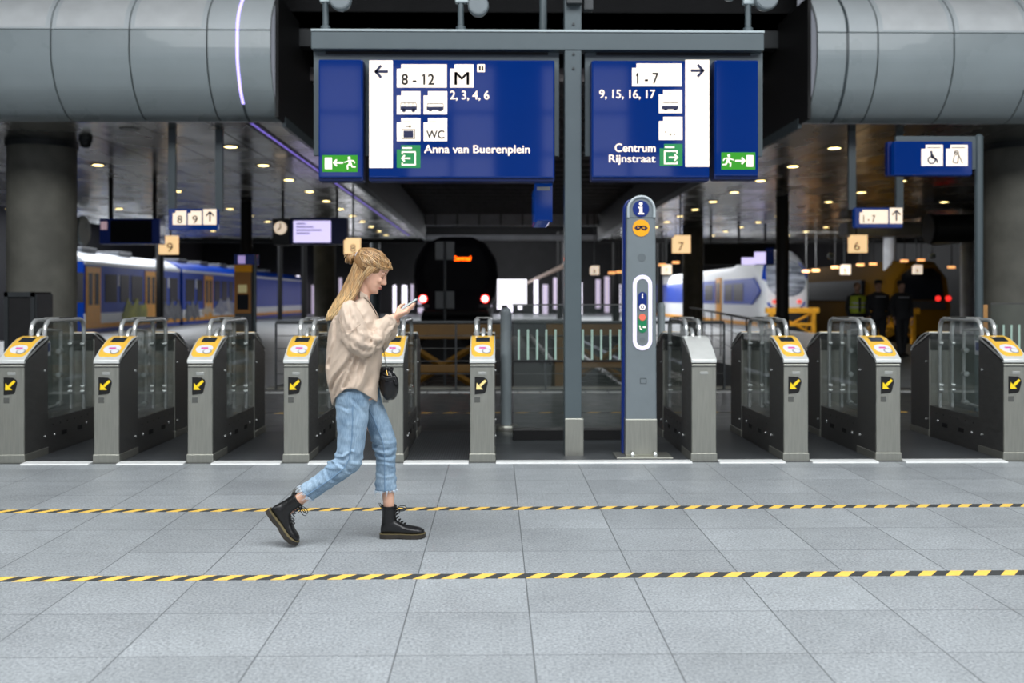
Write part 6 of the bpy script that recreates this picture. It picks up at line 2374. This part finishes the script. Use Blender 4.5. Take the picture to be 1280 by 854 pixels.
# ---- boots, local frame: x heel to toe, y width, z up, origin under the heel
def make_boot(place, nm_label):
    def T(x, y, z):
        return place(x, y, z)
    bm_ = MB()
    # foot: sections along x
    fs = [(-0.004, 0.022, 0.030, 0.075), (0.012, 0.034, 0.028, 0.105), (0.040, 0.040, 0.028, 0.125), (0.075, 0.041, 0.027, 0.118), (0.110, 0.040, 0.026, 0.098), (0.140, 0.043, 0.026, 0.082),
          (0.170, 0.048, 0.026, 0.074), (0.205, 0.050, 0.026, 0.068), (0.235, 0.045, 0.027, 0.062), (0.255, 0.034, 0.028, 0.055), (0.268, 0.018, 0.030, 0.044)]
    rs = []
    for (x, hw, z0, z1) in fs:
        ring = []
        for k in range(20):
            a = 2 * pi * k / 20
            yy = hw * abs(cos(a)) ** 0.75 * (1 if cos(a) > 0 else -1)
            zz = (z0 + z1) / 2 + (z1 - z0) / 2 * abs(sin(a)) ** 0.8 * (1 if sin(a) > 0 else -1)
            ring.append(T(x, yy, zz))
        rs.append(ring)
    bm_.rings(rs)
    # shaft
    rs = []
    for (z, x0, x1, hw) in ((0.06, -0.002, 0.110, 0.040), (0.09, -0.001, 0.104, 0.040), (0.115, 0.002, 0.094, 0.040), (0.14, 0.004, 0.090, 0.042), (0.165, 0.004, 0.090, 0.045), (0.188, 0.003, 0.090, 0.047), (0.198, 0.002, 0.090, 0.048)):
        ring = []
        for k in range(24):
            a = 2 * pi * k / 24
            ring.append(T((x0 + x1) / 2 + (x1 - x0) / 2 * cos(a), hw * sin(a), z))
        rs.append(ring)
    bm_.rings(rs)
    b = build('boot', bm_, M['boot'], root)
    remesh(b, 0.0045, 3, 0.5)
    # collar roll
    build('boot_collar', MB().tube([T(0.046 + 0.046 * cos(2 * pi * k / 24), 0.049 * sin(2 * pi * k / 24), 0.197 - (0.006 if k in (0, 1, 23) else 0)) for k in range(24)], 0.005, 6, loop=True, side=(0.2, 0.1, 1)), M['boot'], b, smooth=True)
    # sole with heel
    out_ = [(-0.010, 0.022), (-0.002, 0.036), (0.03, 0.044), (0.075, 0.043), (0.11, 0.042), (0.15, 0.049), (0.19, 0.055), (0.225, 0.053), (0.252, 0.042), (0.270, 0.024), (0.276, 0.0)]
    full = out_ + [(x, -y) for x, y in out_[-2::-1]]

    def slab(pts, z0, z1):
        m_ = MB()
        lo = [T(x, y, z0(x) if callable(z0) else z0) for x, y in pts]
        hi = [T(x, y, z1) for x, y in pts]
        m_.rings([lo, hi])
        return m_
    def zb(x):
        if x < 0.085:
            return 0.0
        if x < 0.10:
            return 0.010
        return 0.006 if x < 0.15 else 0.0 + max(0, (x - 0.22) * 0.15)
    so_ = build('sole', slab(full, zb, 0.026), M['sole'], b, smooth=False)
    build('welt', slab([(x * 1.005, y * 1.01) for x, y in full], 0.0262, 0.0295), M['welt'], so_)
    # laces
    lm_ = MB()
    prof = [(0.150, 0.086), (0.132, 0.096), (0.116, 0.110), (0.104, 0.126), (0.098, 0.144), (0.096, 0.162), (0.096, 0.178)]
    for i, (x, z) in enumerate(prof):
        lm_.tube([T(x - 0.012, -0.026, z - 0.004), T(x + 0.002, -0.012, z + 0.004), T(x + 0.004, 0.0, z + 0.006), T(x + 0.002, 0.012, z + 0.004), T(x - 0.012, 0.026, z - 0.004)], 0.0032, 5)
    top = (0.098, 0.182)
    for s_ in (-1, 1):
        pts = [T(top[0], 0, top[1])]
        for k in range(1, 10):
            a = 2 * pi * k / 10
            pts.append(T(top[0] + 0.030 * (1 - cos(a)) * .9, s_ * (0.010 + 0.020 * sin(a / 2)), top[1] + 0.012 * sin(a)))
        pts.append(T(top[0], 0, top[1]))
        lm_.tube(pts, 0.0024, 5)
        lm_.tube([T(top[0], 0, top[1]), T(top[0] + 0.012, s_ * 0.018, top[1] - 0.010), T(top[0] + 0.014, s_ * 0.024, top[1] - 0.030)], 0.0022, 5)
    build('laces', lm_, M['lace'], b, smooth=True)
    # heel loop
    build('heel_loop', MB().tube([T(0.004, -0.004, 0.180), T(-0.010, -0.004, 0.200), T(-0.016, 0, 0.214), T(-0.010, 0.004, 0.216), T(0.002, 0.004, 0.200)], [(0.006, 0.0018)] * 5, 6), M['tab'], b, smooth=True)
    return b


KB = 0.965
h0 = Q(474.5, 671.7, 0.10)


def place_front(x, y, z):
    return Vector((h0.x + x * KB, h0.y + y, 0.0015 + z * KB))


make_boot(place_front, 'front')
# trailing boot: toes flat on the floor, heel raised
PIT = radians(54)
toe = Q(375.0, 0, -0.10)


def place_back(x, y, z):
    bx = 0.205
    ang = PIT
    if x > bx - 0.04:
        t = min(1, (x - (bx - 0.04)) / 0.11)
        ang = PIT - radians(27) * t
    # integrate along the sole
    X0, Z0 = 0.0, 0.0
    n_ = 24
    px_, pz_ = 0.0, 0.0
    xs = x
    # position of the sole line measured back from the toe tip
    def sole(xv):
        sx_, sz_ = 0.0, 0.0
        N_ = 20
        st_ = (0.272 - xv) / N_
        for q in range(N_):
            xm = 0.272 - st_ * (q + .5)
            a = PIT
            if xm > bx - 0.04:
                a = PIT - radians(27) * min(1, (xm - (bx - 0.04)) / 0.11)
            sx_ -= cos(a) * st_
            sz_ += sin(a) * st_
        return sx_, sz_
    a_, b_ = sole(x)
    nx, nz = sin(ang), cos(ang)
    return Vector((toe.x + (a_ + z * nx) * KB, toe.y + y, 0.004 + (b_ + z * nz) * KB))


make_boot(place_back, 'rear')

# ---- phone
t = thing('phone', 'pale mint smartphone held up in the woman\'s hands', 'phone', PA)
def slabp(a0, a1, b0, b1, c0, c1):
    m_ = MB()
    rr = 0.008
    o_ = []
    for (ca, cb, st0) in ((a1 - rr, b1 - rr, 0), (a0 + rr, b1 - rr, 90), (a0 + rr, b0 + rr, 180), (a1 - rr, b0 + rr, 270)):
        for k in range(5):
            th = radians(st0 + 90 * k / 4)
            o_.append((ca + rr * cos(th), cb + rr * sin(th)))
    return m_.rings([[PH(a, b, c0) for a, b in o_], [PH(a, b, c1) for a, b in o_]])
build('phone_case', slabp(-0.072, 0.068, -0.035, 0.035, -0.006, 0.003), M['phone_case'], t, smooth=True, angle=40)
build('phone_screen', slabp(-0.069, 0.065, -0.032, 0.032, 0.003, 0.0042), M['phone_glass'], t)
build('camera_bump', slabp(0.035, 0.058, -0.028, -0.008, -0.008, -0.006), M['phone_glass'], t)

# ---- handbag on its chain
t = thing('handbag', 'small black leather bucket bag hanging by a chain in front of the woman\'s hip', 'handbag', Q(485.5, 480, -0.02))
BD = 0.02
bagc = []
for (py, hx, cx_, hyy) in ((463, 5.5, 483, 0.035), (467, 9, 484, 0.045), (473, 11.5, 485, 0.055), (480, 12.3, 485.5, 0.062), (488, 11.8, 485.8, 0.062), (494, 9.5, 486, 0.055), (498.5, 6.5, 486.3, 0.040), (499.8, 3.0, 486.5, 0.02)):
    ring = []
    for k in range(24):
        a = 2 * pi * k / 24
        r_ = 1 + 0.06 * cos(6 * a) * (1 if py < 480 else 0.4)
        ring.append(Q(cx_ + hx * r_ * cos(a), py + 1.0 * cos(3 * a), BD + hyy * r_ * sin(a)))
    bagc.append(ring)
b = build('bag_body', MB().rings(bagc), M['bag'], t, smooth=True, angle=60)
gm = MB()
for k in range(12):
    a = 2 * pi * k / 12
    gm.ball(Q(483 + 6.5 * cos(a), 462.5 + (1 if k % 2 else -1), BD + 0.038 * sin(a)), (0.010, 0.008, 0.014), 5)
build('gathered_top', gm, M['bag'], t, smooth=True)
build('drawcord', MB().tube([Q(478, 466, BD - 0.04), Q(484, 469, BD - 0.055), Q(490, 470, BD - 0.05), Q(494, 476, BD - 0.05)], 0.004, 6), M['bag'], t, smooth=True)
build('flap', MB().tube([Q(477, 471, BD - 0.050), Q(484, 474, BD - 0.066), Q(494, 472, BD - 0.050), Q(496, 480, BD - 0.045)], [(0.004, 0.012)] * 4, 8), M['bag'], t, smooth=True)
build('clasp', MB().tube([Q(483.5, 463, BD - 0.045), Q(485, 469, BD - 0.055)], 0.004, 8), M['brass'], t, smooth=True)
cm = MB()
cp_ = [Q(482.5, 461, BD), Q(481.3, 452, BD), Q(480, 444, BD), Q(478.5, 436, BD), Q(477.8, 428, 0.01)]
for i in range(len(cp_) - 1):
    for j in range(4):
        a = cp_[i].lerp(cp_[i + 1], j / 4)
        b_ = cp_[i].lerp(cp_[i + 1], (j + 1.15) / 4)
        d = (b_ - a)
        s1 = Vector((1, 0, 0)) if j % 2 else Vector((0, 1, 0))
        cc = (a + b_) / 2
        pts = [cc + d * 0.5 * cos(2 * pi * k / 8) + s1 * 0.004 * sin(2 * pi * k / 8) for k in range(8)]
        cm.tube(pts, 0.0014, 4, loop=True)
st_ = build('chain', cm, M['chain'], t, smooth=True)
stp = MB()
stp.tube([Q(477.8, 428, 0.01), Q(478.3, 416, -0.0), Q(476.5, 402, -0.02), Q(471, 391, -0.045), Q(463, 378, -0.055), Q(457, 371.5, -0.06)], [(0.004, 0.0015)] * 6, 6)
build('strap', stp, M['bag'], t, smooth=True)

# ------------------------------------------------------------------ three guards in the background
M['uniform'] = mat('dark_uniform', (24, 25, 30), 0.8)
M['vest'] = mat('hi_vis_vest', (170, 190, 50), 0.7)
M['vest_dim'] = mat('reflective_band', (190, 192, 180), 0.5)
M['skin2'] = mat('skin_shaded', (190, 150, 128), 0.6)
M['cap'] = mat('dark_cap', (18, 18, 22), 0.7)
M['badge'] = mat('grey_back_print', (150, 150, 155), 0.6)


def guard(px, Yd, h, lab, vest=False, stride=0.0, turn=0.0, cap=True):
    x = atx(px, Yd)
    t = thing('person', lab, 'person', (x, Yd, 0))
    s = h / 1.75

    def V(a, b, c):
        return Vector((x + (a * cos(turn) - b * sin(turn)) * s, Yd + (a * sin(turn) + b * cos(turn)) * s, c * s))
    m_ = MB()
    m_.ball(V(0, 0.01, 1.64), (0.075 * s, 0.092 * s, 0.115 * s), 10)
    m_.ball(V(0, -0.085, 1.625), (0.012 * s, 0.018 * s, 0.018 * s), 5)
    m_.tube([V(0, 0.02, 1.56), V(0, 0.02, 1.46)], [0.052 * s, 0.062 * s], 12, side=(1, 0, 0))
    m_.tube([V(0, 0.01, 1.49), V(0, 0.01, 1.42), V(0, 0, 1.25), V(0, 0, 1.05), V(0, 0, 0.90)], [(0.09 * s, 0.06 * s), (0.20 * s, 0.11 * s), (0.185 * s, 0.12 * s), (0.155 * s, 0.11 * s), (0.175 * s, 0.12 * s)], 20, side=(1, 0, 0))
    for q in (-1, 1):
        m_.tube([V(q * 0.09, 0, 0.92), V(q * 0.10, q * stride * .4, 0.50), V(q * 0.10, q * stride, 0.09)], [0.092 * s, 0.062 * s, 0.045 * s], 12, side=(1, 0, 0))
        m_.tube([V(q * 0.10, q * stride + .04, 0.05), V(q * 0.105, q * stride - 0.20, 0.035)], [(0.045 * s, 0.045 * s), (0.04 * s, 0.03 * s)], 10, side=(1, 0, 0))
        m_.tube([V(q * 0.19, 0.01, 1.41), V(q * 0.25, 0.03, 1.14), V(q * 0.22, -0.06, 0.90)], [0.058 * s, 0.044 * s, 0.032 * s], 10, side=(1, 0, 0))
        hh = V(q * 0.215, -0.075, 0.83)
        m_.ball(hh, (0.022 * s, 0.038 * s, 0.05 * s), 6)
        for f_ in range(4):
            m_.tube([hh + Vector((0, (-.03 + .02 * f_) * s, -.03 * s)), hh + Vector((-q * .01, (-.034 + .02 * f_) * s, -.075 * s)), hh + Vector((-q * .022, (-.03 + .018 * f_) * s, -.10 * s))], [.010 * s, .009 * s, .007 * s], 6)
        m_.tube([hh + Vector((0, -.03 * s, .01 * s)), hh + Vector((-q * .012, -.06 * s, -.03 * s))], [.011 * s, .008 * s], 6)
    b = build('body', m_, M['skin2'], t)
    remesh(b, 0.012, 2, 0.5)
    # clothes a little outside the body
    c = MB()
    c.tube([V(0, 0.01, 1.50), V(0, 0.01, 1.43), V(0, 0, 1.25), V(0, 0, 1.05), V(0, 0, 0.88)], [(0.10 * s, 0.07 * s), (0.215 * s, 0.125 * s), (0.20 * s, 0.135 * s), (0.172 * s, 0.125 * s), (0.19 * s, 0.135 * s)], 20, side=(1, 0, 0))
    for q in (-1, 1):
        c.tube([V(q * 0.18, 0.01, 1.43), V(q * 0.25, 0.03, 1.14), V(q * 0.222, -0.055, 0.92)], [0.072 * s, 0.056 * s, 0.042 * s], 12, side=(1, 0, 0))
    j = build('jacket', c, M['uniform'], t)
    remesh(j, 0.012, 2, 0.5)
    c = MB()
    c.tube([V(0, 0, 1.0), V(0, 0, 0.86)], [(0.178 * s, 0.125 * s), (0.185 * s, 0.13 * s)], 20, side=(1, 0, 0))
    for q in (-1, 1):
        c.tube([V(q * 0.09, 0, 0.92), V(q * 0.10, q * stride * .4, 0.50), V(q * 0.10, q * stride, 0.07)], [0.105 * s, 0.078 * s, 0.065 * s], 12, side=(1, 0, 0))
    tr = build('trousers', c, M['uniform'], t)
    remesh(tr, 0.012, 2, 0.5)
    for q in (-1, 1):
        build('shoe', MB().tube([V(q * 0.10, q * stride + .07, 0.045), V(q * 0.105, q * stride - 0.10, 0.045), V(q * 0.105, q * stride - 0.22, 0.032)], [(0.05 * s, 0.045 * s), (0.052 * s, 0.045 * s), (0.04 * s, 0.03 * s)], 10, side=(1, 0, 0)), M['black'], t, smooth=True)
    build('hair', MB().ball(V(0, 0.028, 1.672), (0.082 * s, 0.090 * s, 0.098 * s), 10), M['brow'], t, smooth=True)
    if cap:
        cp2 = MB().lathe([(0.090 * s, 0), (0.096 * s, 0.03 * s), (0.075 * s, 0.075 * s), (0.02 * s, 0.09 * s)], V(0, 0.015, 1.70), n=18)
        build('cap', cp2, M['cap'], t, smooth=True)
    if vest:
        v_ = MB()
        v_.tube([V(0, 0.01, 1.47), V(0, 0.01, 1.42), V(0, 0, 1.25), V(0, 0, 1.02)], [(0.13 * s, 0.085 * s), (0.222 * s, 0.137 * s), (0.212 * s, 0.148 * s), (0.188 * s, 0.142 * s)], 24, side=(1, 0, 0))
        vv = build('vest', v_, M['vest'], t, smooth=True)
        for z in (1.14, 1.24):
            build('reflective_band', MB().tube([V(0, 0, z), V(0, 0, z + 0.045)], [(0.209 * s, 0.150 * s)] * 2, 24, side=(1, 0, 0)), M['vest_dim'], vv, smooth=True)
        build('zip', MB().box(x - 0.03, x + 0.03, Yd - 0.155 * s, Yd - 0.14 * s, 1.04 * s, 1.40 * s), M['uniform'], vv)
    else:
        build('chest_print', MB().box(x - 0.13, x + 0.13, Yd - 0.142 * s, Yd - 0.125 * s, 1.37 * s, 1.40 * s), M['badge'], j)


guard(1072, 25.4, 1.82, 'guard in dark uniform with yellow hi-vis vest standing beyond the gates', vest=True, cap=False, stride=0.05)
guard(1098, 25.0, 1.86, 'middle guard in dark uniform standing beyond the gates', stride=0.04)
guard(1127, 24.6, 1.84, 'rightmost guard in dark uniform walking towards the gates', stride=0.14, turn=0.1)
